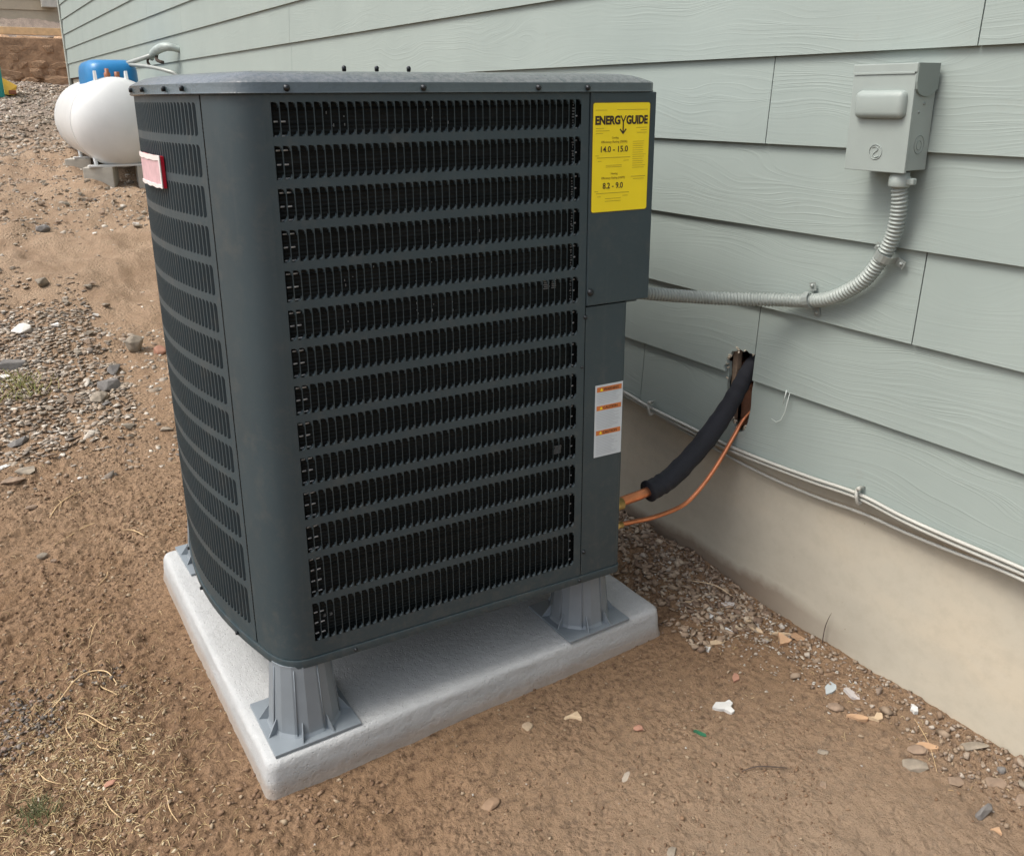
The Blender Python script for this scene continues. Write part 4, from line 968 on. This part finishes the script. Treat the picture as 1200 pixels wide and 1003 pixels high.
n = 9000; xy = np.stack([R.uniform(-2.4, -.05, n), R.uniform(8.3, 15.2, n)], 1); s = R.uniform(.014, .04, n); scatter('gravel', xy, s, 'gravel', 'grey gravel covering the far yard up to the stone bank', seed=3, sink=-.05, cat='gravel')
# dark chips at bottom left
n = 5000; xy = np.stack([R.uniform(-1.95, -1.35, n), R.uniform(1.35, 2.1, n)], 1); s = R.uniform(.0025, .0085, n)
d = np.clip(1.5 - np.abs((xy[:, 1] - 1.77) - .35 * (xy[:, 0] + 1.55)) / .10 + fbm(xy[:, 0], xy[:, 1], 9, 3) * 1.6 - smoothstep(-1.56, -1.42, xy[:, 0]) * 1.0, 0, 1)
xy, s = keep(xy, s, d); scatter('dark_gravel', xy, s, 'dgravel', 'dark slate chips in the bottom left corner of the picture', seed=4, cat='gravel')
# soil crumbs everywhere near
n = 52000; xy = np.stack([R.uniform(-2.1, .03, n), .3 + 2.9 * R.random(n) ** 1.2], 1); s = .0012 + .0045 * R.random(n) ** 3 + .006 * (R.random(n) < .012) * R.random(n)
d = np.clip(.34 + fbm(xy[:, 0], xy[:, 1], 3.5, 3) * 1.3 + .55 * smoothstep(-1.1, -1.45, xy[:, 0]) + .2 * (xy[:, 0] > -.10), .06, 1); k = ~inpad(xy, .004) & (R.random(n) < d); xy, s = xy[k], s[k]
scatter('soil_crumbs', xy, s, 'clod', 'small crumbs and clods of loose brown soil round the pad', seed=5, cat='soil')
n = 9000; xy = np.stack([R.uniform(-2.0, -1.0, n), R.uniform(.9, 3.0, n)], 1); s = .003 + .006 * R.random(n) ** 2
d = np.clip(fbm(xy[:, 0] + 4, xy[:, 1], 4.5, 3) * 2.2 + .18 + .2 * smoothstep(-1.2, -1.5, xy[:, 0]), .02, 1); k = ~inpad(xy, .006) & (R.random(n) < d)
scatter('soil_clods', xy[k], s[k], 'clod', 'broken clods of brown soil left of the concrete pad', seed=15, sink=.1, cat='soil')
n = 7500; xy = np.stack([R.uniform(-1.95, -1.2, n), R.uniform(1.0, 2.1, n)], 1); s = R.uniform(.0022, .0070, n)
d = np.exp(-((xy[:, 0] + 1.47) / .13) ** 2 - ((xy[:, 1] - 1.58) / .24) ** 2) * .75; k = R.random(n) < d
scatter('straw_litter', xy[k], s[k], m_island('pale_litter', [(.48, .39, .25), (.38, .28, .17), (.55, .47, .33), (.30, .21, .13), (.62, .56, .44)]), 'pale chopped straw and bark litter at the bottom left', VARF, seed=16, cat='litter', tilt=.7)
n = 1500; xy = np.stack([R.uniform(-.95, -.1, n), R.uniform(.45, 1.25, n)], 1); s = R.uniform(.0015, .0045, n); d = np.clip(fbm(xy[:, 0], xy[:, 1] + 3, 6, 3) * 2 + .15, 0, 1); k = ~inpad(xy, .01) & (R.random(n) < d)
scatter('soil_clods', xy[k], s[k], 'clod', 'little clods scattered on the smoother dirt in the foreground', seed=17, sink=.1, cat='soil')
# rubble along the foundation
n = 3800; y_ = R.uniform(-.3, 2.3, n); x_ = .03 - np.abs(R.normal(0, .075, n)) - .0; xy = np.stack([x_, y_], 1); s = R.uniform(.002, .0085, n) * (1 + 1.0 * (R.random(n) < .07))
k = ~inpad(xy, .0) & (R.random(n) < np.clip(.45 + .5 * np.exp(-((y_ - 1.5) / .35) ** 2) + .5 * (y_ < .75), 0, 1)); scatter('rubble', xy[k], s[k], m_island('earthy_rubble', [(.22, .155, .105), (.28, .215, .155), (.17, .12, .085), (.34, .28, .22), (.24, .19, .15), (.30, .23, .16), (.42, .37, .31)]), 'small stones and rubble along the foot of the foundation', seed=6, cat='rubble')
n = 2600; xy = np.stack([R.uniform(-.25, .02, n), R.uniform(.9, 1.75, n)], 1); s = R.uniform(.0018, .006, n)
k = ~inpad(xy, .006) & (R.random(n) < np.exp(-((xy[:, 0] + .07) / .09) ** 2) * (.25 + .75 * np.exp(-((xy[:, 1] - 1.27) / .12) ** 2))); scatter('plaster_crumbs', xy[k], s[k], 'crumb', 'white and cream crumbs of broken board between pad and wall', VARF, seed=7, cat='crumbs')
n = 150; xy = np.stack([R.uniform(-1.7, -.02, n), R.uniform(.4, 1.3, n)], 1); s = R.uniform(.0012, .0035, n); k = ~inpad(xy, .01) & (R.random(n) < np.clip(1 + xy[:, 0] * .55, .15, 1)); scatter('plaster_crumbs', xy[k], s[k], 'crumb', 'tiny white specks scattered over the dirt in the foreground', seed=8, cat='crumbs')
n = 420; xy = np.stack([R.uniform(-.24, .02, n), R.uniform(.95, 1.6, n)], 1); s = R.uniform(.004, .012, n)
k = ~inpad(xy, .008) & (R.random(n) < np.exp(-((xy[:, 0] + .06) / .08) ** 2 - ((xy[:, 1] - 1.28) / .16) ** 2) * .7); scatter('board_flakes', xy[k], s[k], m_island('board_flakes', [(.46, .38, .27), (.50, .44, .35), (.38, .30, .21), (.52, .49, .43), (.40, .37, .33)]), 'cream and tan flakes of broken board in the rubble under the pipes', VARF, seed=18, cat='flakes', tilt=.7)
# dark mulch-like flakes right behind the unit by the wall
n = 1500; xy = np.stack([R.uniform(-.24, .03, n), R.uniform(1.2, 2.2, n)], 1); s = R.uniform(.004, .017, n); k = ~inpad(xy, .004); scatter('soil_flakes', xy[k], s[k], m_island('flaky_soil', [(.27, .20, .14), (.36, .28, .20), (.18, .125, .09), (.45, .37, .28), (.33, .25, .18)]), 'flaky broken soil heaped between the unit and the foundation', VARF, seed=9, cat='soil', tilt=.8)

def strands(name, pts, L, rad, mat, label, cat, seed, up=.0, curl=1.0):
    r = random.Random(seed); Vs = []; Fs = []
    for (x, y) in pts:
        l = L * r.uniform(.4, 1.3); a = r.uniform(0, 6.28); n = 6; P = []; c = r.uniform(-1, 1) * curl
        px, py = x, y; base = None
        for i in range(n):
            z = float(ground_h(px, py)) + rad + (up * l * (i / (n - 1)) if up else .003 * math.sin(i * 1.1 + a))
            P.append((px, py, z)); a += c * .35; st = l / (n - 1) * (.45 if up else 1); px += st * math.cos(a); py += st * math.sin(a)
        vs_, fs_ = tube_data(P, [rad, rad, rad * .95, rad * .85, rad * .7, rad * .35], 4, None, False); o = len(Vs); Vs += vs_; Fs += [tuple(q + o for q in f) for f in fs_]
    return tag(mesh(name, Vs, Fs, mat, None, True), label, cat, None, 'stuff')
rr = random.Random(9); pts = []
while len(pts) < 2600:
    x, y = rr.uniform(-1.85, -1.12), rr.uniform(1.0, 2.1)
    if rr.random() < math.exp(-((x + 1.50) / .16) ** 2 - ((y - 1.55) / .25) ** 2) + .03: pts.append((x, y))
strands('dry_straw', pts, .030, .0007, 'straw', 'tangle of dry straw and fine roots at the bottom left', 'straw', 5)
pts = [(rr.uniform(-1.9, -1.0), rr.uniform(1.6, 3.2)) for _ in range(130)] + [(rr.gauss(-.08, .07), rr.uniform(.6, 1.7)) for _ in range(60)]
pts = [p for p in pts if not (PX0 < p[0] < PX1 and PY0 < p[1] < PY1) and p[0] < .0]
strands('dry_straw', pts, .022, .0007, 'straw', 'sparse dry straw stalks scattered over the dirt', 'straw', 6)
strands('grass_tuft', [(rr.gauss(-1.552, .016), rr.gauss(1.497, .02)) for _ in range(90)], .035, .0008, 'grass', 'small green grass tuft at the bottom left corner', 'grass', 7, .5)
strands('weed_tuft', [(rr.gauss(-1.40, .05), rr.gauss(3.62, .06)) for _ in range(130)], .06, .0016, 'dryg', 'yellow green weed tuft among the slope gravel', 'weed', 8, .5)

# roots, one by one
def root(P, r, label, mat='root', name='dry_root', cat='root', lift=.003):
    Q = catmull([(x, y, float(ground_h(x, y)) + r + .0025 + lift * (1 if 0 < i < len(P) - 1 else 0)) for i, (x, y) in enumerate(P)], 5)
    rad = [r * (.5 + .5 * math.sin(math.pi * (i + 1) / (len(Q) + 1))) for i in range(len(Q))]
    o = tube(name, Q, rad, mat, None, 6); tag(o, label, cat, 'single dry roots on the dirt' if cat == 'root' else None)
root([(-1.372, 1.795), (-1.385, 1.838), (-1.415, 1.856), (-1.448, 1.838), (-1.490, 1.795), (-1.530, 1.762)], 0.0017, 'longest dry root, arching across the straw above the dark chips')
root([(-1.455, 1.74), (-1.440, 1.70), (-1.418, 1.665), (-1.398, 1.635)], 0.0012, 'straight dry root running down right below the arching root')
root([(-1.405, 1.83), (-1.403, 1.80), (-1.388, 1.765), (-1.378, 1.745)], 0.0011, 'short dry root hanging off the right end of the arching root')
root([(-1.465, 1.74), (-1.482, 1.69), (-1.475, 1.655)], 0.0010, 'small bent dry root beside the dark chips')
root([(-1.440, 1.64), (-1.433, 1.60), (-1.420, 1.57)], 0.0010, 'small dry root above the red stone')
root([(-1.362, 1.64), (-1.335, 1.630), (-1.310, 1.650), (-1.292, 1.675)], 0.0007, 'thin dry root on bare dirt right of the straw')
root([(-1.545, 1.62), (-1.530, 1.565), (-1.505, 1.548)], 0.0011, 'dry root just above the green grass tuft')
root([(-1.445, 1.47), (-1.440, 1.435), (-1.425, 1.40)], 0.0011, 'dry root at the bottom picture edge right of the grass')
root([(-1.350, 1.40), (-1.352, 1.36), (-1.345, 1.33)], 0.0009, 'upright looking dry root at the bottom edge below the pad corner')
root([(-1.415, 2.72), (-1.385, 2.79), (-1.350, 2.82), (-1.300, 2.86)], 0.0017, 'forked dry root lying farthest up the dirt')
root([(-1.385, 2.76), (-1.375, 2.80), (-1.385, 2.84)], 0.0011, 'side shoot crossing the forked dry root')
root([(-1.420, 2.55), (-1.380, 2.60), (-1.330, 2.64), (-1.300, 2.645)], 0.0016, 'pale dry root below the forked one')
root([(-1.350, 2.24), (-1.325, 2.27), (-1.315, 2.31)], 0.0009, 'thin dry root midway down the dirt left of the pad')
root([(-1.238, 2.55), (-1.215, 2.52), (-1.195, 2.46)], 0.0014, 'dry root next to the far left pad corner')
root([(-1.405, 1.985), (-1.385, 2.04), (-1.36, 2.08)], 0.0010, 'dry root lying left of the pad at mid length')
root([(-.425, .893), (-.40, .881), (-.376, .864), (-.352, .849)], .0014, 'dark thin twig lying alone on the bare dirt in front', 'twig', 'twig', 'twig')
root([(-.130, .690), (-.085, .735), (-.052, .775), (-.036, .80)], .0006, 'pale straw stalk among the stones at the wall foot', 'root', 'straw_stalk', 'straw')
root([(-.062, 1.42), (-.03, 1.36), (-.012, 1.30)], .0018, 'thin splinter leaning in the rubble under the copper line', 'tanchip', 'splinter', 'splinter', .01)
tag(tube('twig', [(.018, 1.066, .012), (.027, 1.070, .045), (.024, 1.062, .075), (.028, 1.058, .092)], [.0012, .001, .0008, .0004], 'twig', None, 5, 4), 'hair thin upright stalk against the foundation above the orange chip', 'twig')

# individual fragments
def chip(name, label, cat, x, y, out, th, mat, rz=0, tilt=(0, 0), group=None, lift=0):
    """out: outline in mm"""
    r = random.Random(len(label)); P = [(a / 1000, b / 1000) for a, b in out]
    o = prism(name, P, lambda p, t: (p[0] * (1 - .04 * t), p[1] * (1 - .04 * t), (th * (1 - t)) + .0012 * math.sin(p[0] * 300 + p[1] * 170)), mat)
    o.location = (x, y, float(ground_h(x, y)) - .001 + lift); o.rotation_euler = (tilt[0], tilt[1], rz); return tag(o, label, cat, group)
def stone(name, label, x, y, sx, sy, sz, mat, rz=0, seed=1, npts=34, group=None, sink=.3, cat='stone'):
    r = np.random.default_rng(seed); p = r.normal(size=(npts, 3)); p /= np.linalg.norm(p, axis=1)[:, None]; p *= r.uniform(.88, 1.03, (npts, 1))
    me = hull_mesh(name, [tuple(q) for q in p * [sx / 2, sy / 2, sz / 2]], min(sx, sy, sz) * .035); o = link(name, me, mat)
    o.location = (x, y, float(ground_h(x, y)) + sz * (.5 - sink)); o.rotation_euler = (r.normal(0, .1), r.normal(0, .1), rz); return tag(o, label, cat, group)
chip('plaster_fragment', 'jagged white plaster fragment lying alone on the brown dirt', 'plaster', -.325, 1.034, [(-26, 4), (-12, 17), (6, 13), (17, 16), (20, 5), (11, -4), (13, -18), (5, -21), (-4, -8), (-16, -6)], .007, 'plaster', -.35)
chip('wood_chip', 'flat tan wood chip near the pad corner, biggest of the tan ones', 'wood chip', -.175, 1.205, [(-20, -6), (-14, 8), (8, 7), (19, 8), (21, -3), (12, -9), (-5, -8)], .005, 'tanchip', -.25)
chip('wood_chip', 'bright triangular wood chip at the foot of the foundation', 'wood chip', -.042, 1.128, [(-17, -12), (0, 20), (17, -9), (6, -13)], .010, 'woodchip', -.2, (.25, 0))
chip('wood_chip', 'orange elongated wood chip touching the foundation behind the triangular one', 'wood chip', -.005, 1.112, [(-20, 6), (-6, 14), (14, -2), (24, -14), (10, -12), (-8, -2)], .008, 'woodchip', -.35, (0, .3))
chip('wood_chip', 'small pinkish tan wood chip midway between pad and plaster fragment', 'wood chip', -.236, 1.091, [(-14, -8), (-4, 4), (12, 12), (15, 3), (4, -9)], .005, 'brick', .1)
chip('wood_chip', 'cream hook shaped wood chip in front of the pad edge', 'wood chip', -.600, 1.186, [(-20, 5), (-13, 11), (-2, 9), (9, 12), (16, 12), (15, -8), (11, -15), (3, -4), (-6, 2), (-18, 0)], .005, 'tanchip', -.1)
chip('board_shard', 'blue grey triangular board shard near the wall foot', 'board shard', -.093, .952, [(-28, -2), (-6, 12), (16, 13), (17, 0), (4, -8), (-14, -8)], .006, 'greyboard', .15)
chip('board_shard', 'pale narrow board shard standing beside the blue grey one', 'board shard', -.078, .912, [(-8, 20), (4, 22), (10, 2), (13, -22), (4, -18), (-9, -4)], .007, 'paleboard', -.1, (.15, .1))
chip('wood_chip', 'orange splintered wood chip between the pale shard and flat tan stone', 'wood chip', -.126, .863, [(-20, 12), (-8, 12), (8, 2), (18, -10), (10, -14), (-6, -8)], .007, 'woodchip', -.2)
chip('wood_chip', 'flat tan square chip right of the orange splintered one', 'wood chip', -.098, .842, [(-14, 10), (-4, 2), (12, 6), (18, -2), (4, -12), (-8, -10)], .007, 'tanchip', .1)
chip('wood_chip', 'pale orange rounded wood chip next to the round flat grey stone', 'wood chip', -.089, .736, [(-18, 12), (-6, 13), (8, 6), (18, -8), (12, -14), (0, -9), (-14, -2)], .009, 'woodchip', -.2)
chip('wood_chip', 'tiny triangular orange chip at the bottom right of the picture', 'wood chip', -.165, .557, [(-9, 6), (8, 5), (2, -8)], .005, 'woodchip', -.3)
chip('plastic_shard', 'dark green plastic sliver below the white plaster fragment', 'plastic', -.419, 1.009, [(-3, 13), (3, 11), (5, -10), (0, -14), (-4, -4)], .004, 'green', .35)
chip('plaster_fragment', 'small bright white plaster bit at the wall foot', 'plaster', -.015, .815, [(-6, -10), (-8, 0), (0, 5), (3, 12), (9, 10), (8, -2), (2, -11)], .008, 'plaster', -.3)
chip('plaster_fragment', 'white plaster crumb beside the biggest tan wood chip', 'plaster', -.212, 1.196, [(-6, -4), (-5, 5), (4, 5), (6, -4)], .006, 'plaster', .4)
chip('wood_chip', 'rectangular pale wood strip in the rubble behind the pad corner', 'wood chip', -.110, 1.352, [(-20, -3), (-20, 4), (20, 3), (20, -5)], .006, 'tanchip', -.25)
chip('wood_chip', 'curled pale wood shaving leaning on the pad edge', 'wood chip', -.247, 1.435, [(-5, 13), (4, 11), (7, -4), (3, -14), (-5, -8)], .003, 'tanchip', .5, (.2, .5), None, .03)
chip('board_shard', 'pale fan shaped board shard on the rubble heap', 'board shard', -.045, 1.300, [(-22, -6), (-14, 6), (-6, 2), (4, 18), (12, 4), (24, 2), (12, -10), (-4, -8)], .004, 'paleboard', -.3, (.2, .1))
chip('board_shard', 'cream bent board shard just right of the rubble heap', 'board shard', -.045, 1.232, [(-20, -10), (-8, 6), (8, 12), (22, 14), (18, -2), (0, -6), (-8, -14)], .005, 'tanchip', .1, (.1, .2))
chip('board_shard', 'narrow cream board shard pointing toward the camera from the rubble', 'board shard', -.062, 1.192, [(-8, 16), (6, 14), (10, -6), (4, -20), (-5, -8)], .005, 'tanchip', .1, (.1, .1))
chip('board_shard', 'long tan splinter lying along the foundation foot', 'board shard', -.022, 1.150, [(-30, 8), (-10, 8), (14, -2), (28, -12), (8, -9), (-20, 0)], .005, 'tanchip', -.35)
chip('plaster_fragment', 'white hook shaped plaster strip in the rubble', 'plaster', -.120, 1.225, [(-4, 18), (4, 16), (3, 2), (6, -12), (0, -18), (-3, -4)], .005, 'plaster', -.1)
chip('plaster_fragment', 'white chalky plaster lump in the middle of the rubble', 'plaster', -.115, 1.288, [(-16, -2), (-6, 7), (8, 8), (15, 0), (6, -8), (-8, -8)], .005, 'plaster', .2)
chip('paper_scrap', 'white paper scrap at the left picture edge among the slate pieces', 'paper', -1.495, 3.12, [(-55, -16), (-20, 8), (30, 22), (38, 14), (10, -2), (-30, -22)], .003, 'plaster', .15)
stone('stone', 'oval brown grey stone between the board shards and the orange chip', -.140, .907, .036, .024, .016, 'bstone', -1.0, 1)
stone('stone', 'large round flat grey stone in the bottom right dirt', -.150, .722, .050, .036, .016, 'gstone', -.7, 2)
stone('stone', 'brown stone tucked behind the large round flat grey one', -.112, .742, .044, .026, .018, 'bstone', -.6, 12)
stone('stone', 'blue grey angular stone low in the bottom right corner', -.147, .592, .046, .022, .022, 'dstone', 0, 3, 14)
stone('stone', 'flat pale brown stone half buried at the right picture edge', -.062, .622, .058, .036, .012, 'bstone', -.2, 4, 18, None, .45)
stone('stone', 'dark oval stone propped on the pale flat one near the wall', -.022, .628, .024, .017, .016, 'dstone', -.5, 5)
stone('stone', 'big grey flat stone half buried against the foundation foot', -.012, .690, .064, .030, .014, 'gstone', -.5, 6, 20, None, .45)
stone('stone', 'grey stone at the right picture edge touching the foundation', -.018, .583, .040, .034, .022, 'gstone', 0, 7, 18)
stone('stone', 'wide tan stone next to the right picture edge', -.052, .570, .05, .034, .018, 'bstone', 0, 8)
stone('stone', 'brown flat stone right below the large round grey one', -.118, .658, .040, .034, .010, 'bstone', .4, 13, 18, None, .5)
stone('stone', 'small pale stone alone on dirt at the bottom edge', -.656, .83, .026, .018, .010, 'gstone', .2, 9)
stone('stone', 'pale flat oval pebble on the bare foreground dirt', -.261, .841, .028, .016, .006, 'gstone', -.5, 10)
stone('stone', 'tan chipped pebble in front of the pale oval one', -.325, .787, .020, .018, .008, 'bstone', .3, 11, 14)
stone('stone', 'small squarish reddish stone in front of the pad', -.514, 1.084, .026, .019, .014, 'brick', -.05, 14, 20)
stone('stone', 'pale flat stone nearest the bottom middle of the picture', -.612, 1.003, .034, .016, .007, 'palestone', .35, 15)
stone('stone', 'soil coated flat stone half buried below the pad edge', -.858, 1.088, .044, .028, .012, 'clod', .2, 16, group=None)
stone('stone', 'half buried round stone close to the pad edge', -.700, 1.205, .030, .022, .008, 'clod', .3, 17)
stone('stone', 'salmon coloured flat stone among the straw at bottom left', -1.430, 1.500, .026, .016, .008, 'brick', .3, 18)
stone('stone', 'bright white flat stone in the slate gravel on the slope', -1.345, 4.22, .098, .075, .05, 'wstone', .3, 19, 20)
stone('stone', 'large dark slate wedge at the left edge of the gravel bed', -1.415, 3.87, .125, .085, .09, 'dstone', .5, 20, 12)
stone('stone', 'pale grey slate piece at the left picture edge below the dark wedge', -1.475, 3.74, .10, .07, .03, 'wstone', 0, 21, 14)
stone('stone', 'round grey rock beside the bulged side of the unit', -.955, 3.85, .085, .080, .085, 'gstone', 0, 22, 34, None, .15)
stone('stone', 'brown rock just right of the round grey rock', -.868, 3.80, .06, .05, .05, 'brick', 0, 23, 26)
stone('stone', 'dark rock alone on the sandy strip below the propane tank', -1.10, 5.72, .09, .07, .06, 'dstone', 0, 24, 24)
stone('stone', 'grey slate slab standing in the gravel bed above the white flat stone', -1.215, 4.70, .075, .10, .07, 'gstone', .2, 25, 12)
stone('stone', 'flat dark slate leaning at left above the paper scrap', -1.455, 3.26, .09, .05, .035, 'dstone', .4, 26, 12)
stone('stone', 'grey slate slab directly below the paper scrap', -1.445, 3.05, .075, .06, .03, 'gstone', 0, 27, 12)
stone('stone', 'pinkish grey slate below the paper scrap, left of the slab', -1.49, 3.00, .08, .04, .025, 'bstone', 0, 28, 16)
stone('stone', 'purplish slate heap piece left of the unit at mid slope', -1.105, 3.56, .12, .10, .05, 'dstone', .3, 29, 14)
stone('stone', 'grey half buried rock lower left of the slate heap', -1.16, 3.46, .09, .07, .05, 'gstone', .6, 30, 18)
stone('stone', 'dark slate plate tipped up beside the slate heap', -1.065, 3.66, .08, .05, .05, 'dstone', .1, 31, 12)
stone('stone', 'grey pebble alone on dirt above the straw', -1.456, 2.50, .034, .026, .018, 'gstone', .3, 32)
stone('stone', 'small brown pebble next to the grey pebble above the straw', -1.432, 2.44, .020, .016, .012, 'bstone', .3, 33)
stone('stone', 'tiny white pebble on smooth dirt left of the unit', -1.305, 2.93, .016, .014, .010, 'wstone', 0, 34)
stone('stone', 'brown flat stone above the forked root at left', -1.455, 2.80, .040, .022, .012, 'bstone', .2, 35)
# larger loose stones on the slope that read one by one
rr = random.Random(77); protos = []
KIND = [('grey', 'gstone'), ('brown', 'bstone'), ('pale', 'wstone'), ('grey', 'gstone'), ('brown', 'bstone'), ('dark', 'dstone'), ('grey', 'gstone'), ('brown', 'bstone')]
for k, (kn, mt) in enumerate(KIND):
    r = np.random.default_rng(100 + k); p = r.normal(size=(12, 3)); p /= np.linalg.norm(p, axis=1)[:, None]; p *= r.uniform(.7, 1.05, (12, 1))
    me = hull_mesh('loose_stone', [tuple(q) for q in p * [.5, .36, .17]]); me.materials.append(MAT[mt]); protos.append((kn, me))
cnt = 0
while cnt < 130:
    x = rr.uniform(-1.75, -.25); y = rr.uniform(3.0, 8.2)
    w = math.exp(-((x + 1.35) / .35) ** 2 - ((y - 4.0) / .7) ** 2) + .5 * (5.5 < y < 7.2) + .08
    if rr.random() > w or (x > -.95 and y < 4.6) or 4.95 < y < 5.4: continue
    if -.8 < x and 6.6 < y: continue
    kn, me = rr.choice(protos); zone = 'in the gravel bed below the sandy strip' if y < 5 else ('between the sandy strip and the propane tank' if y < 6.6 else 'on the slope beside the propane tank')
    s = rr.uniform(.025, .055) * (1 + .05 * y); o = bpy.data.objects.new('loose_stone', me); C.objects.link(o)
    o.location = (x, y, float(ground_h(x, y)) + s * .10 + .006); o.scale = (s, s, s); o.rotation_euler = (rr.gauss(0, .25), rr.gauss(0, .25), rr.uniform(0, 6.28)); cnt += 1
    tag(o, 'loose %s broken stone lying %s' % (kn, zone), 'stone', '%s stones %s' % (kn, zone))
